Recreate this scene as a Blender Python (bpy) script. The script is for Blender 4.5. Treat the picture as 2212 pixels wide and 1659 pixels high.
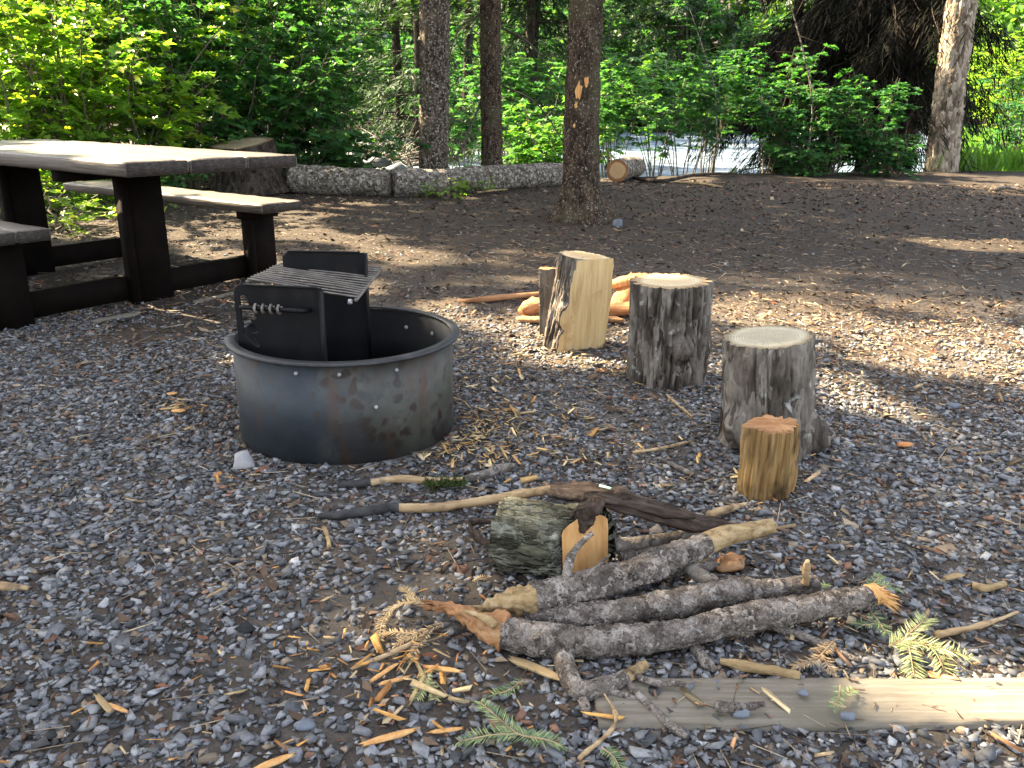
import bpy, math, random
import numpy as np
from mathutils import Vector, Matrix, noise as mnoise

random.seed(7)
rng = np.random.default_rng(7)
R = math.radians
scene = bpy.context.scene
for o in list(bpy.data.objects):
    bpy.data.objects.remove(o)

# ------------------------------------------------------------------ camera
CAM_H, PITCH, ROLL, FOC = 1.10, 18.6, 0.85, 1790.0       # FOC in units of a 2212 wide picture
cam_d = bpy.data.cameras.new('camera')
cam = bpy.data.objects.new('camera', cam_d)
scene.collection.objects.link(cam)
cam_d.sensor_fit = 'HORIZONTAL'
cam_d.sensor_width = 36.0
cam_d.lens = 36.0 * FOC / 2212.0
cam_d.clip_start, cam_d.clip_end = 0.05, 1000.0
cam.matrix_world = (Matrix.Translation((0, 0, CAM_H)) @ Matrix.Rotation(R(90 - PITCH), 4, 'X')
                    @ Matrix.Rotation(R(ROLL), 4, 'Z'))
scene.camera = cam

# ------------------------------------------------------------------ sky, sun, exposure
SUN_AZ, SUN_EL = -60.0, 41.0           # azimuth from straight ahead, negative is to the left
SUN = np.array([math.sin(R(SUN_AZ)) * math.cos(R(SUN_EL)), math.cos(R(SUN_AZ)) * math.cos(R(SUN_EL)), math.sin(R(SUN_EL))])
world = bpy.data.worlds.new('World')
scene.world = world
world.use_nodes = True
wn = world.node_tree.nodes
wn.clear()
sky = wn.new('ShaderNodeTexSky')
sky.sky_type = 'NISHITA'
sky.sun_disc = False
sky.sun_elevation = R(SUN_EL)
sky.sun_rotation = R(SUN_AZ)
sky.air_density, sky.dust_density, sky.ozone_density = 1.0, 3.0, 0.6
bg = wn.new('ShaderNodeBackground')
bg.inputs['Strength'].default_value = 0.085
wo = wn.new('ShaderNodeOutputWorld')
hs = wn.new('ShaderNodeHueSaturation')        # camera white balance set for the shade
hs.inputs['Saturation'].default_value = 0.45
world.node_tree.links.new(sky.outputs[0], hs.inputs['Color'])
world.node_tree.links.new(hs.outputs[0], bg.inputs[0])
world.node_tree.links.new(bg.outputs[0], wo.inputs[0])
sun_d = bpy.data.lights.new('sun', 'SUN')
sun_d.energy = 5.0
sun_d.angle = R(0.53)
sun_d.color = (1.0, 0.82, 0.55)
sun = bpy.data.objects.new('sun', sun_d)
scene.collection.objects.link(sun)
sun.rotation_euler = Vector(SUN).to_track_quat('Z', 'Y').to_euler()
scene.view_settings.view_transform = 'Standard'
scene.view_settings.look = 'None'
scene.view_settings.exposure = 3.25
scene.view_settings.gamma = 1.0
scene.cycles.max_bounces = 7
scene.cycles.diffuse_bounces = 4
scene.cycles.glossy_bounces = 3
scene.cycles.transmission_bounces = 4
scene.cycles.caustics_reflective = False
scene.cycles.caustics_refractive = False
scene.cycles.use_denoising = True

# ------------------------------------------------------------------ layout helpers
_p, _r = R(PITCH), R(ROLL)


def ray(px, py):
    a, b = px - 1106.0, py - 829.5
    c, s = math.cos(-_r), math.sin(-_r)
    a, b = c * a - s * b, s * a + c * b
    d = np.array([a / FOC, 1.0, -b / FOC])
    return np.array([d[0], d[1] * math.cos(_p) + d[2] * math.sin(_p), -d[1] * math.sin(_p) + d[2] * math.cos(_p)])


def P(px, py, z=0.0):
    """place on the level z that the photograph shows at (px, py)"""
    d = ray(px, py)
    t = (z - CAM_H) / d[2]
    return np.array([d[0] * t, d[1] * t, z])


def PD(px, py, y):
    """place at distance y in front of the photographer"""
    d = ray(px, py)
    t = y / d[1]
    return np.array([d[0] * t, y, CAM_H + d[2] * t])


def nz(x, y, z=0.0, s=1.0):
    return mnoise.noise(Vector((x * s, y * s, z * s)))


def sstep(a, b, x):
    t = np.clip((x - a) / (b - a), 0, 1)
    return t * t * (3 - 2 * t)


# ------------------------------------------------------------------ mesh helpers
COL = scene.collection


def new_obj(name, mesh, mat=None, parent=None):
    o = bpy.data.objects.new(name, mesh)
    COL.objects.link(o)
    if mat is not None and mesh is not None and len(mesh.materials) == 0:
        for m in (mat if isinstance(mat, (list, tuple)) else [mat]):
            mesh.materials.append(m)
    if parent is not None:
        o.parent = parent
        o.matrix_parent_inverse = parent.matrix_world.inverted()
    return o


def np_mesh(name, V, F, smooth=False, col=None, mi=None):
    """F: list of int arrays, each (n,3) or (n,4)"""
    V = np.asarray(V, dtype=np.float32)
    F = [np.asarray(f, dtype=np.int32) for f in (F if isinstance(F, list) else [F]) if len(f)]
    me = bpy.data.meshes.new(name)
    me.vertices.add(len(V))
    me.vertices.foreach_set('co', V.ravel())
    nl = sum(f.size for f in F)
    npoly = sum(len(f) for f in F)
    me.loops.add(nl)
    me.loops.foreach_set('vertex_index', np.concatenate([f.ravel() for f in F]))
    me.polygons.add(npoly)
    tot = np.concatenate([np.full(len(f), f.shape[1], np.int32) for f in F])
    st = np.concatenate([[0], np.cumsum(tot)[:-1]]).astype(np.int32)
    me.polygons.foreach_set('loop_start', st)
    me.polygons.foreach_set('loop_total', tot)
    if smooth:
        me.polygons.foreach_set('use_smooth', np.ones(npoly, dtype=bool))
    if mi is not None:
        me.polygons.foreach_set('material_index', np.asarray(mi, np.int32))
    me.update(calc_edges=True)
    if col is not None:
        a = me.color_attributes.new('Col', 'FLOAT_COLOR', 'POINT')
        c = np.ones((len(V), 4), np.float32)
        c[:, :3] = col
        a.data.foreach_set('color', c.ravel())
    return me


class MB:
    """collects shapes, builds ONE mesh object"""

    def __init__(self):
        self.V, self.Q, self.T, self.n = [], [], [], 0

    def add(self, V, F):
        V = np.asarray(V, float)
        for f in (F if isinstance(F, list) else [F]):
            f = np.asarray(f)
            if len(f):
                (self.Q if f.shape[1] == 4 else self.T).append(f + self.n)
        self.V.append(V)
        self.n += len(V)
        return self

    def box(self, c, s, rot=0.0, M=None):
        c = np.asarray(c, float)
        V = np.array([[x, y, z] for z in (-.5, .5) for y in (-.5, .5) for x in (-.5, .5)]) * np.asarray(s, float)
        if M is not None:
            V = V @ np.asarray(M).T
        ca, sa = math.cos(rot), math.sin(rot)
        V = np.c_[V[:, 0] * ca - V[:, 1] * sa, V[:, 0] * sa + V[:, 1] * ca, V[:, 2]] + c
        return self.add(V, np.array([[0, 2, 3, 1], [4, 5, 7, 6], [0, 1, 5, 4], [2, 6, 7, 3], [0, 4, 6, 2], [1, 3, 7, 5]]))

    def tube(self, path, radii, n=10, **k):
        return self.add(*tube(path, radii, n, **k))

    def build(self, name, mat, parent=None, smooth=False, col=None):
        F = []
        if self.Q:
            F.append(np.concatenate(self.Q))
        if self.T:
            F.append(np.concatenate(self.T))
        return new_obj(name, np_mesh(name, np.concatenate(self.V), F, smooth, col), mat, parent)


def frames(path):
    path = np.asarray(path, float)
    T = np.gradient(path, axis=0)
    T /= np.linalg.norm(T, axis=1)[:, None] + 1e-12
    up = np.array([0, 0, 1.0]) if abs(T[0][2]) < .9 else np.array([1.0, 0, 0])
    n = np.cross(T[0], up)
    n /= np.linalg.norm(n)
    N, B = [], []
    for t in T:
        n = n - t * (n @ t)
        n /= np.linalg.norm(n) + 1e-12
        N.append(n)
        B.append(np.cross(t, n))
    return T, np.array(N), np.array(B)


def tube(path, radii, n=10, cap=(True, True), disp=None):
    """disp(i, ang, pos) -> radial offset in metres"""
    path = np.asarray(path, float)
    radii = np.broadcast_to(np.asarray(radii, float), (len(path),))
    T, N, B = frames(path)
    ang = np.arange(n) * 2 * math.pi / n
    V = path[:, None, :] + radii[:, None, None] * (np.cos(ang)[None, :, None] * N[:, None, :] + np.sin(ang)[None, :, None] * B[:, None, :])
    if disp is not None:
        for i in range(len(path)):
            for j in range(n):
                d = V[i, j] - path[i]
                L = np.linalg.norm(d) + 1e-9
                V[i, j] += d / L * disp(i, ang[j], V[i, j])
    m = len(path)
    idx = np.arange(m * n).reshape(m, n)
    a, b = idx[:-1], idx[1:]
    Q = np.stack([a, np.roll(a, -1, 1), np.roll(b, -1, 1), b], -1).reshape(-1, 4)
    V = V.reshape(-1, 3)
    Tr = []
    k = m * n
    extra = []
    if cap[0]:
        extra.append(V[:n].mean(0))
        Tr += [[k, (j + 1) % n, j] for j in range(n)]
        k += 1
    if cap[1]:
        extra.append(V[(m - 1) * n:m * n].mean(0))
        o = (m - 1) * n
        Tr += [[k, o + j, o + (j + 1) % n] for j in range(n)]
    if extra:
        V = np.vstack([V, np.array(extra)])
    return V, [Q, np.array(Tr, int).reshape(-1, 3)]


def curve_pts(ctrl, n):
    """smooth (Catmull-Rom) path through control points; rows may carry extra columns such as a radius"""
    c = np.asarray(ctrl, float)
    c = np.vstack([2 * c[0] - c[1], c, 2 * c[-1] - c[-2]])
    segs = len(c) - 3
    out = []
    for u in np.linspace(0, segs - 1e-9, n):
        i = int(u)
        t = u - i
        p0, p1, p2, p3 = c[i:i + 4]
        out.append(.5 * ((2 * p1) + (-p0 + p2) * t + (2 * p0 - 5 * p1 + 4 * p2 - p3) * t * t + (-p0 + 3 * p1 - 3 * p2 + p3) * t ** 3))
    return np.array(out)


def tag(o, label=None, cat=None, group=None, kind=None):
    for k, v in (('label', label), ('category', cat), ('group', group), ('kind', kind)):
        if v:
            o[k] = v
    return o


def empty(name, loc, label, cat, group=None, rz=0.0):
    o = bpy.data.objects.new(name, None)
    COL.objects.link(o)
    o.empty_display_size = .1
    o.matrix_world = Matrix.Translation(Vector(loc)) @ Matrix.Rotation(rz, 4, 'Z')
    return tag(o, label, cat, group)


# ------------------------------------------------------------------ materials
def mat_base(name):
    m = bpy.data.materials.new(name)
    m.use_nodes = True
    nt = m.node_tree
    nt.nodes.clear()
    out = nt.nodes.new('ShaderNodeOutputMaterial')
    b = nt.nodes.new('ShaderNodeBsdfPrincipled')
    nt.links.new(b.outputs[0], out.inputs[0])
    return m, nt, b, out


def N(nt, typ, **k):
    n = nt.nodes.new(typ)
    for a, v in k.items():
        if a in n.inputs:
            n.inputs[a].default_value = v
        else:
            setattr(n, a, v)
    return n


def coords(nt, scale=(1, 1, 1), kind='Object'):
    tc = N(nt, 'ShaderNodeTexCoord')
    mp = N(nt, 'ShaderNodeMapping')
    mp.inputs['Scale'].default_value = scale
    nt.links.new(tc.outputs[kind], mp.inputs[0])
    return mp.outputs[0]


def ramp(nt, fac, stops, interp='LINEAR'):
    r = N(nt, 'ShaderNodeValToRGB')
    el = r.color_ramp.elements
    r.color_ramp.interpolation = interp
    el[0].position, el[0].color = stops[0][0], (*stops[0][1], 1)
    el[1].position, el[1].color = stops[-1][0], (*stops[-1][1], 1)
    for p, c in stops[1:-1]:
        e = el.new(p)
        e.color = (*c, 1)
    nt.links.new(fac, r.inputs[0])
    return r.outputs[0]


def noise_tex(nt, vec, scale, detail=6, rough=.6, dist=0.0):
    n = N(nt, 'ShaderNodeTexNoise')
    n.inputs['Scale'].default_value = scale
    n.inputs['Detail'].default_value = detail
    n.inputs['Roughness'].default_value = rough
    n.inputs['Distortion'].default_value = dist
    nt.links.new(vec, n.inputs['Vector'])
    return n.outputs['Fac']


def mix(nt, fac, a, b, typ='MIX'):
    m = N(nt, 'ShaderNodeMixRGB')
    m.blend_type = typ
    for i, v in ((0, fac), (1, a), (2, b)):
        if isinstance(v, (int, float)):
            m.inputs[i].default_value = v
        elif isinstance(v, tuple):
            m.inputs[i].default_value = (*v, 1)
        else:
            nt.links.new(v, m.inputs[i])
    return m.outputs[0]


def bump(nt, b, h, strength=.5, dist=.01):
    bp = N(nt, 'ShaderNodeBump')
    bp.inputs['Strength'].default_value = strength
    bp.inputs['Distance'].default_value = dist
    nt.links.new(h, bp.inputs['Height'])
    nt.links.new(bp.outputs[0], b.inputs['Normal'])


def mat_noise(name, stops, scale=5.0, stretch=(1, 1, 1), rough=.85, bs=.5, bd=.01, bscale=None, detail=8, dist=0.0, spec=.3, second=None):
    """noise coloured surface; second = (colour, scale, low, high) adds irregular blotches"""
    m, nt, b, out = mat_base(name)
    v = coords(nt, stretch)
    f = noise_tex(nt, v, scale, detail, .65, dist)
    c = ramp(nt, f, stops)
    for sec in (second or []):
        f2 = noise_tex(nt, coords(nt, sec[4] if len(sec) > 4 else (1, 1, 1)), sec[1], 5, .6)
        k = ramp(nt, f2, [(sec[2], (0, 0, 0)), (sec[3], (1, 1, 1))])
        c = mix(nt, k, c, sec[0])
    nt.links.new(c, b.inputs['Base Color'])
    b.inputs['Roughness'].default_value = rough
    b.inputs['Specular IOR Level'].default_value = spec
    if bs:
        h = noise_tex(nt, v, bscale or scale * 2, detail, .7, dist)
        bump(nt, b, h, bs, bd)
    return m


def mat_attr(name, rough=.85, spec=.3, nscale=60, amt=.5, bs=.3, bd=.003):
    """colour per piece from the mesh, with grain"""
    m, nt, b, out = mat_base(name)
    a = N(nt, 'ShaderNodeVertexColor')
    a.layer_name = 'Col'
    f = noise_tex(nt, coords(nt), nscale, 5, .65)
    k = ramp(nt, f, [(.25, (1 - amt,) * 3), (.75, (1 + amt,) * 3)])
    c = mix(nt, 1.0, a.outputs[0], k, 'MULTIPLY')
    nt.links.new(c, b.inputs['Base Color'])
    b.inputs['Roughness'].default_value = rough
    b.inputs['Specular IOR Level'].default_value = spec
    if bs:
        bump(nt, b, f, bs, bd)
    return m


def mat_leaf(name, tint=(1, 1, 1), trans=.45, rough=.42):
    m, nt, b, out = mat_base(name)
    a = N(nt, 'ShaderNodeVertexColor')
    a.layer_name = 'Col'
    oi = N(nt, 'ShaderNodeObjectInfo')
    rnd = ramp(nt, oi.outputs['Random'], [(0, (.82, .9, .8)), (1, (1.15, 1.1, 1.1))])
    c = mix(nt, 1.0, a.outputs[0], rnd, 'MULTIPLY')
    c = mix(nt, 1.0, c, tint, 'MULTIPLY')
    nt.links.new(c, b.inputs['Base Color'])
    b.inputs['Roughness'].default_value = rough
    b.inputs['Specular IOR Level'].default_value = .35
    t = N(nt, 'ShaderNodeBsdfTranslucent')
    c2 = mix(nt, 1.0, c, (1.45, 1.6, .6), 'MULTIPLY')
    nt.links.new(c2, t.inputs[0])
    ms = N(nt, 'ShaderNodeMixShader')
    ms.inputs[0].default_value = trans
    nt.links.new(b.outputs[0], ms.inputs[1])
    nt.links.new(t.outputs[0], ms.inputs[2])
    nt.links.new(ms.outputs[0], out.inputs[0])
    return m


def mat_rings(name, inner, outer, rim, radius, nring=14, rough=.75, cracks=(.12, .08, .04)):
    """sawn end grain: growth rings about the object's own z axis"""
    m, nt, b, out = mat_base(name)
    v = coords(nt)
    d = noise_tex(nt, v, 4.5, 5, .55)
    sep = N(nt, 'ShaderNodeSeparateXYZ')
    nt.links.new(v, sep.inputs[0])
    comb = N(nt, 'ShaderNodeCombineXYZ')
    nt.links.new(sep.outputs[0], comb.inputs[0])
    nt.links.new(sep.outputs[1], comb.inputs[1])
    ln = N(nt, 'ShaderNodeVectorMath', operation='LENGTH')
    nt.links.new(comb.outputs[0], ln.inputs[0])
    dv = N(nt, 'ShaderNodeMath', operation='DIVIDE')
    nt.links.new(ln.outputs['Value'], dv.inputs[0])
    dv.inputs[1].default_value = radius
    ad = N(nt, 'ShaderNodeMath', operation='MULTIPLY_ADD')
    nt.links.new(d, ad.inputs[0])
    ad.inputs[1].default_value = .40
    nt.links.new(dv.outputs[0], ad.inputs[2])
    base = ramp(nt, ad.outputs[0], [(.0, inner), (.60, inner), (.85, outer), (1.08, outer), (1.16, rim), (1.22, rim)])
    mu = N(nt, 'ShaderNodeMath', operation='MULTIPLY')
    nt.links.new(ad.outputs[0], mu.inputs[0])
    mu.inputs[1].default_value = nring * 6.283
    si = N(nt, 'ShaderNodeMath', operation='SINE')
    nt.links.new(mu.outputs[0], si.inputs[0])
    rk = ramp(nt, si.outputs[0], [(0, (.80, .74, .66)), (.5, (1, 1, 1))])
    c = mix(nt, 1.0, base, rk, 'MULTIPLY')
    saw = noise_tex(nt, coords(nt, (6, 90, 1)), 2.0, 4, .6)
    c = mix(nt, 1.0, c, ramp(nt, saw, [(.3, (.8, .8, .78)), (.65, (1.06, 1.06, 1.06))]), 'MULTIPLY')
    at = N(nt, 'ShaderNodeMath', operation='ARCTAN2')
    nt.links.new(sep.outputs[1], at.inputs[0])
    nt.links.new(sep.outputs[0], at.inputs[1])
    cr = N(nt, 'ShaderNodeCombineXYZ')
    nt.links.new(at.outputs[0], cr.inputs[0])
    nt.links.new(dv.outputs[0], cr.inputs[1])
    crm = N(nt, 'ShaderNodeMapping')
    crm.inputs['Scale'].default_value = (5.0, .9, 1)
    nt.links.new(cr.outputs[0], crm.inputs[0])
    fc_ = noise_tex(nt, crm.outputs[0], 2.2, 2, .4)
    c = mix(nt, ramp(nt, fc_, [(.485, (0, 0, 0)), (.50, (.8, .8, .8)), (.515, (0, 0, 0))]), c, cracks)
    f3 = noise_tex(nt, v, 9, 4, .6)
    c = mix(nt, ramp(nt, f3, [(.56, (0, 0, 0)), (.75, (.7, .7, .7))]), c, cracks)
    nt.links.new(c, b.inputs['Base Color'])
    b.inputs['Roughness'].default_value = rough
    bump(nt, b, saw, .4, .002)
    return m


def mat_bark(name, stops, scale=14, stretch=(1, 1, .35), lichen=None, bs=.9, bd=.02, rough=.92, second=None):
    """plated bark: voronoi plates, noise colour, pale lichen flecks"""
    m, nt, b, out = mat_base(name)
    v = coords(nt, stretch)
    vo = N(nt, 'ShaderNodeTexVoronoi', feature='DISTANCE_TO_EDGE')
    wn_ = N(nt, 'ShaderNodeTexNoise')
    wn_.inputs['Scale'].default_value = scale * 1.5
    nt.links.new(v, wn_.inputs['Vector'])
    wv = N(nt, 'ShaderNodeVectorMath', operation='SCALE')
    nt.links.new(wn_.outputs['Color'], wv.inputs[0])
    wv.inputs['Scale'].default_value = .06
    av = N(nt, 'ShaderNodeVectorMath', operation='ADD')
    nt.links.new(v, av.inputs[0])
    nt.links.new(wv.outputs[0], av.inputs[1])
    nt.links.new(av.outputs[0], vo.inputs['Vector'])
    vo.inputs['Scale'].default_value = scale
    vc = N(nt, 'ShaderNodeTexVoronoi')
    vc.inputs['Scale'].default_value = scale
    nt.links.new(av.outputs[0], vc.inputs['Vector'])
    bw_ = N(nt, 'ShaderNodeRGBToBW')
    nt.links.new(vc.outputs['Color'], bw_.inputs[0])
    f = noise_tex(nt, v, scale * .8, 9, .7)
    fm_ = N(nt, 'ShaderNodeMath', operation='MULTIPLY_ADD')
    nt.links.new(bw_.outputs[0], fm_.inputs[0])
    fm_.inputs[1].default_value = .55
    f_half = N(nt, 'ShaderNodeMath', operation='MULTIPLY_ADD')
    nt.links.new(f, f_half.inputs[0])
    f_half.inputs[1].default_value = .9
    f_half.inputs[2].default_value = -.23
    nt.links.new(f_half.outputs[0], fm_.inputs[2])
    c = ramp(nt, fm_.outputs[0], stops)
    for sec in (second or []):
        f2 = noise_tex(nt, coords(nt), sec[1], 5, .6)
        c = mix(nt, ramp(nt, f2, [(sec[2], (0, 0, 0)), (sec[3], (1, 1, 1))]), c, sec[0])
    if lichen:
        col, sc, lo, hi = lichen
        fl = noise_tex(nt, coords(nt), sc, 4, .55, .6)
        c = mix(nt, ramp(nt, fl, [(lo, (0, 0, 0)), (hi, (1, 1, 1))]), c, col)
    nt.links.new(c, b.inputs['Base Color'])
    b.inputs['Roughness'].default_value = rough
    b.inputs['Specular IOR Level'].default_value = .15
    e = ramp(nt, vo.outputs['Distance'], [(0, (0, 0, 0)), (.25, (.8, .8, .8)), (1, (1, 1, 1))])
    h = mix(nt, .45, e, f)
    bump(nt, b, h, bs, bd)
    return m


def mat_fibre(name, stops, axis=2, scale=3.0, ratio=22, rough=.8, bs=.6, bd=.006, blot=None):
    """split wood: long fibres along one axis of the object"""
    s = [ratio, ratio, ratio]
    s[axis] = 1.0
    return mat_noise(name, stops, scale, tuple(s), rough, bs, bd, scale * 1.2, 9, .3, .25, blot)


M = {}
M['dirt'] = mat_noise('dirt', [(.25, (.050, .042, .035)), (.5, (.088, .073, .060)), (.75, (.14, .118, .098))], 7, rough=.95, bs=.9, bd=.02, bscale=45,
                      second=[((.066, .047, .033), .7, .45, .65), ((.125, .11, .097), .45, .52, .72), ((.15, .13, .10), 55, .62, .74)])
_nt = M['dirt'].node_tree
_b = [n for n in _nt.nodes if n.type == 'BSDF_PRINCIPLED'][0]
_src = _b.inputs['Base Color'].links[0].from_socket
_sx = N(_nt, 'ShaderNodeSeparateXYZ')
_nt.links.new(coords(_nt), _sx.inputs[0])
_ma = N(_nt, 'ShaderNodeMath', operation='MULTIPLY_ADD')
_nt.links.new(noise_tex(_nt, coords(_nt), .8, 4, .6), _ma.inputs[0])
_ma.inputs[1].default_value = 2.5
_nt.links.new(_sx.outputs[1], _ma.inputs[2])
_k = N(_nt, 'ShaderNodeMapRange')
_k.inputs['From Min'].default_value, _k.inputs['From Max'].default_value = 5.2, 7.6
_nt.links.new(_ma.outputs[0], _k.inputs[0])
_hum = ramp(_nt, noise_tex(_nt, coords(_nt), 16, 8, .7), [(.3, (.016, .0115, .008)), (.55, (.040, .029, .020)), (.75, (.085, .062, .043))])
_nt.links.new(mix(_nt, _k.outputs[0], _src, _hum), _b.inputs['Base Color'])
M['stone'] = mat_attr('gravel_stone', .85, .25, 70, .35, .35, .003)
M['flake'] = mat_attr('litter_flake', .9, .2, 50, .3, 0)
M['chip'] = mat_attr('wood_chip', .85, .2, 90, .3, .2, .002)
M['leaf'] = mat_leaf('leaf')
M['leaf_dark'] = mat_leaf('leaf_dark', (.75, .85, .9), .4)  # darker leaf copy: shade of the right hand shrubs put into the tint
M['leaf_sun_painted'] = mat_leaf('leaf_sunny_painted', (2.9, 1.75, .8), .6)  # sun glow painted in as a brighter, yellower leaf tint
M['leaf_bright'] = mat_leaf('leaf_bright', (1.6, 1.4, .8), .5)  # lighter leaf copy with sunlight put into its tint
M['needle'] = mat_leaf('needle', (.8, .95, .8), .25, .75)
M['dead_twig'] = mat_attr('dead_twig', .95, .1, 40, .3, 0)
M['twig'] = mat_noise('twig_bark', [(.3, (.03, .022, .016)), (.7, (.10, .08, .06))], 30, rough=.9, bs=0)
M['stem'] = mat_noise('shrub_stem', [(.3, (.05, .045, .03)), (.7, (.17, .15, .10))], 14, rough=.85, bs=.2)
M['bark_fir'] = mat_bark('fir_bark', [(.3, (.035, .027, .02)), (.5, (.09, .068, .05)), (.7, (.17, .13, .095))], 26, (1, 1, .45),
                         ((.36, .34, .28), 34, .555, .60), 1.0, .03)
M['bark_fir_b'] = mat_bark('fir_bark_brown', [(.3, (.024, .016, .011)), (.5, (.062, .042, .029)), (.7, (.12, .08, .054))], 30, (1, 1, .4),
                           ((.30, .27, .21), 44, .59, .64), 1.0, .03, second=[((.09, .075, .045), 2.3, .52, .62)])
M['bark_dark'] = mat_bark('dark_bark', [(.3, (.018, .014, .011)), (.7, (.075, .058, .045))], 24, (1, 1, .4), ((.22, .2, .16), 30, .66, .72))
M['bark_painted_shade'] = mat_bark('shade_painted_bark', [(.3, (.007, .0055, .0045)), (.7, (.028, .022, .018))], 24, (1, 1, .4))  # deep shade on the trunk is put into this near-black colour
M['bark_pale'] = mat_bark('pale_bark', [(.3, (.10, .074, .052)), (.5, (.25, .20, .148)), (.7, (.40, .34, .265))], 15, (1, 1, .4),
                          ((.52, .46, .37), 12, .58, .68), .9, .03)
M['bark_log'] = mat_bark('log_bark', [(.25, (.05, .04, .031)), (.5, (.17, .14, .11)), (.75, (.32, .275, .225))], 30, (.7, 1, 1),
                         ((.50, .47, .41), 26, .53, .61), 1.0, .03)
M['bark_round'] = mat_bark('firewood_bark', [(.25, (.042, .034, .027)), (.5, (.135, .113, .092)), (.78, (.26, .23, .192))], 26, (1, 1, .3),
                           ((.34, .33, .30), 18, .62, .72), .7, .01, second=[((.10, .055, .025), 5, .66, .74)])
M['bark_limb'] = mat_bark('limb_bark', [(.22, (.05, .041, .034)), (.5, (.17, .142, .12)), (.78, (.34, .30, .265))], 48, (1, 1, 1),
                          ((.36, .355, .34), 24, .66, .72), .9, .008, second=[((.24, .085, .035), 14, .72, .76), ((.05, .04, .034), 6, .5, .66)])
M['bark_moss'] = mat_bark('mossy_bark', [(.25, (.04, .037, .025)), (.5, (.115, .11, .078)), (.75, (.25, .25, .195))], 30, (.35, 1, 1),
                          ((.30, .31, .255), 14, .58, .70), 1.0, .03)
M['bark_strip'] = mat_fibre('stringy_bark', [(.3, (.018, .012, .009)), (.5, (.058, .039, .028)), (.72, (.14, .10, .075))], 0, 3.0, 26, bs=1.0, bd=.012)
M['char'] = mat_noise('charred_wood', [(.3, (.010, .010, .011)), (.7, (.055, .052, .05))], 30, rough=.7, bs=.6, bd=.004)
M['stick_wood'] = mat_fibre('stick_wood', [(.3, (.16, .10, .05)), (.5, (.36, .245, .13)), (.7, (.50, .38, .23))], 0, 3, 14, blot=[((.07, .05, .035), 9, .55, .66)])
M['split_yellow'] = mat_fibre('split_yellow_wood', [(.25, (.34, .21, .085)), (.5, (.55, .385, .18)), (.75, (.66, .50, .27))], 2, 3.0, 18,
                              blot=[((.30, .165, .06), 5, .58, .74), ((.17, .12, .08), 3.2, .66, .78, (2.2, 2.2, .5))])
M['split_brown'] = mat_fibre('split_brown_wood', [(.25, (.15, .08, .028)), (.5, (.36, .22, .085)), (.75, (.52, .36, .17))], 2, 3.2, 18, bs=1.0, bd=.012,
                             blot=[((.10, .06, .028), 7, .50, .66), ((.05, .032, .018), 3.5, .58, .70)])
M['split_orange'] = mat_fibre('split_orange_wood', [(.25, (.42, .17, .05)), (.5, (.62, .33, .12)), (.75, (.72, .47, .22))], 2, 4, 12, bs=.9, bd=.008)
M['split_red'] = mat_fibre('split_red_wood', [(.25, (.24, .075, .03)), (.5, (.48, .20, .075)), (.75, (.66, .38, .18))], 0, 4, 14, bs=.9, bd=.008)
M['rot_wood'] = mat_fibre('rotten_red_wood', [(.25, (.15, .06, .025)), (.5, (.34, .17, .075)), (.75, (.50, .32, .17))], 0, 4, 6, bs=1.0, bd=.012)
M['pale_break'] = mat_fibre('broken_pale_wood', [(.25, (.15, .09, .04)), (.5, (.38, .265, .13)), (.75, (.54, .42, .25))], 0, 5, 9, bs=1.0, bd=.012, blot=[((.13, .08, .04), 16, .56, .66)])
M['old_table'] = mat_fibre('weathered_table_wood', [(.25, (.042, .034, .027)), (.5, (.105, .088, .072)), (.75, (.20, .175, .15))], 1, 2.0, 26, .5, .7, .006,
                           blot=[((.09, .06, .04), 4, .62, .74)])
M['table_paint'] = mat_noise('dark_brown_paint', [(.3, (.0025, .0018, .0013)), (.7, (.008, .005, .0035))], 9, spec=.08, rough=.85, bs=.15, bd=.003, bscale=80)
M['board'] = mat_fibre('weathered_board', [(.25, (.09, .076, .058)), (.5, (.18, .155, .12)), (.75, (.265, .235, .19))], 0, 3.0, 26, .9, .5, .004,
                       blot=[((.13, .115, .085), 3.5, .5, .7), ((.07, .055, .04), 45, .66, .72, (.35, 1, 1))])
M['moss'] = mat_noise('moss', [(.3, (.02, .035, .006)), (.7, (.10, .14, .03))], 90, rough=1, bs=1, bd=.01)
M['ash'] = mat_noise('ash', [(.3, (.012, .011, .011)), (.6, (.05, .047, .045)), (.8, (.14, .13, .13))], 14, rough=1, bs=.8, bd=.02)
M['rock'] = mat_noise('pale_rock', [(.3, (.20, .19, .20)), (.7, (.40, .38, .38))], 9, rough=.8, bs=.5, bd=.01)
M['bolt'] = mat_noise('zinc_bolt', [(.3, (.22, .22, .22)), (.7, (.42, .42, .42))], 40, rough=.35, bs=0)
M['paper'] = mat_noise('green_paper', [(.3, (.42, .62, .42)), (.7, (.52, .72, .5))], 9, rough=.7, bs=0)


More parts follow.
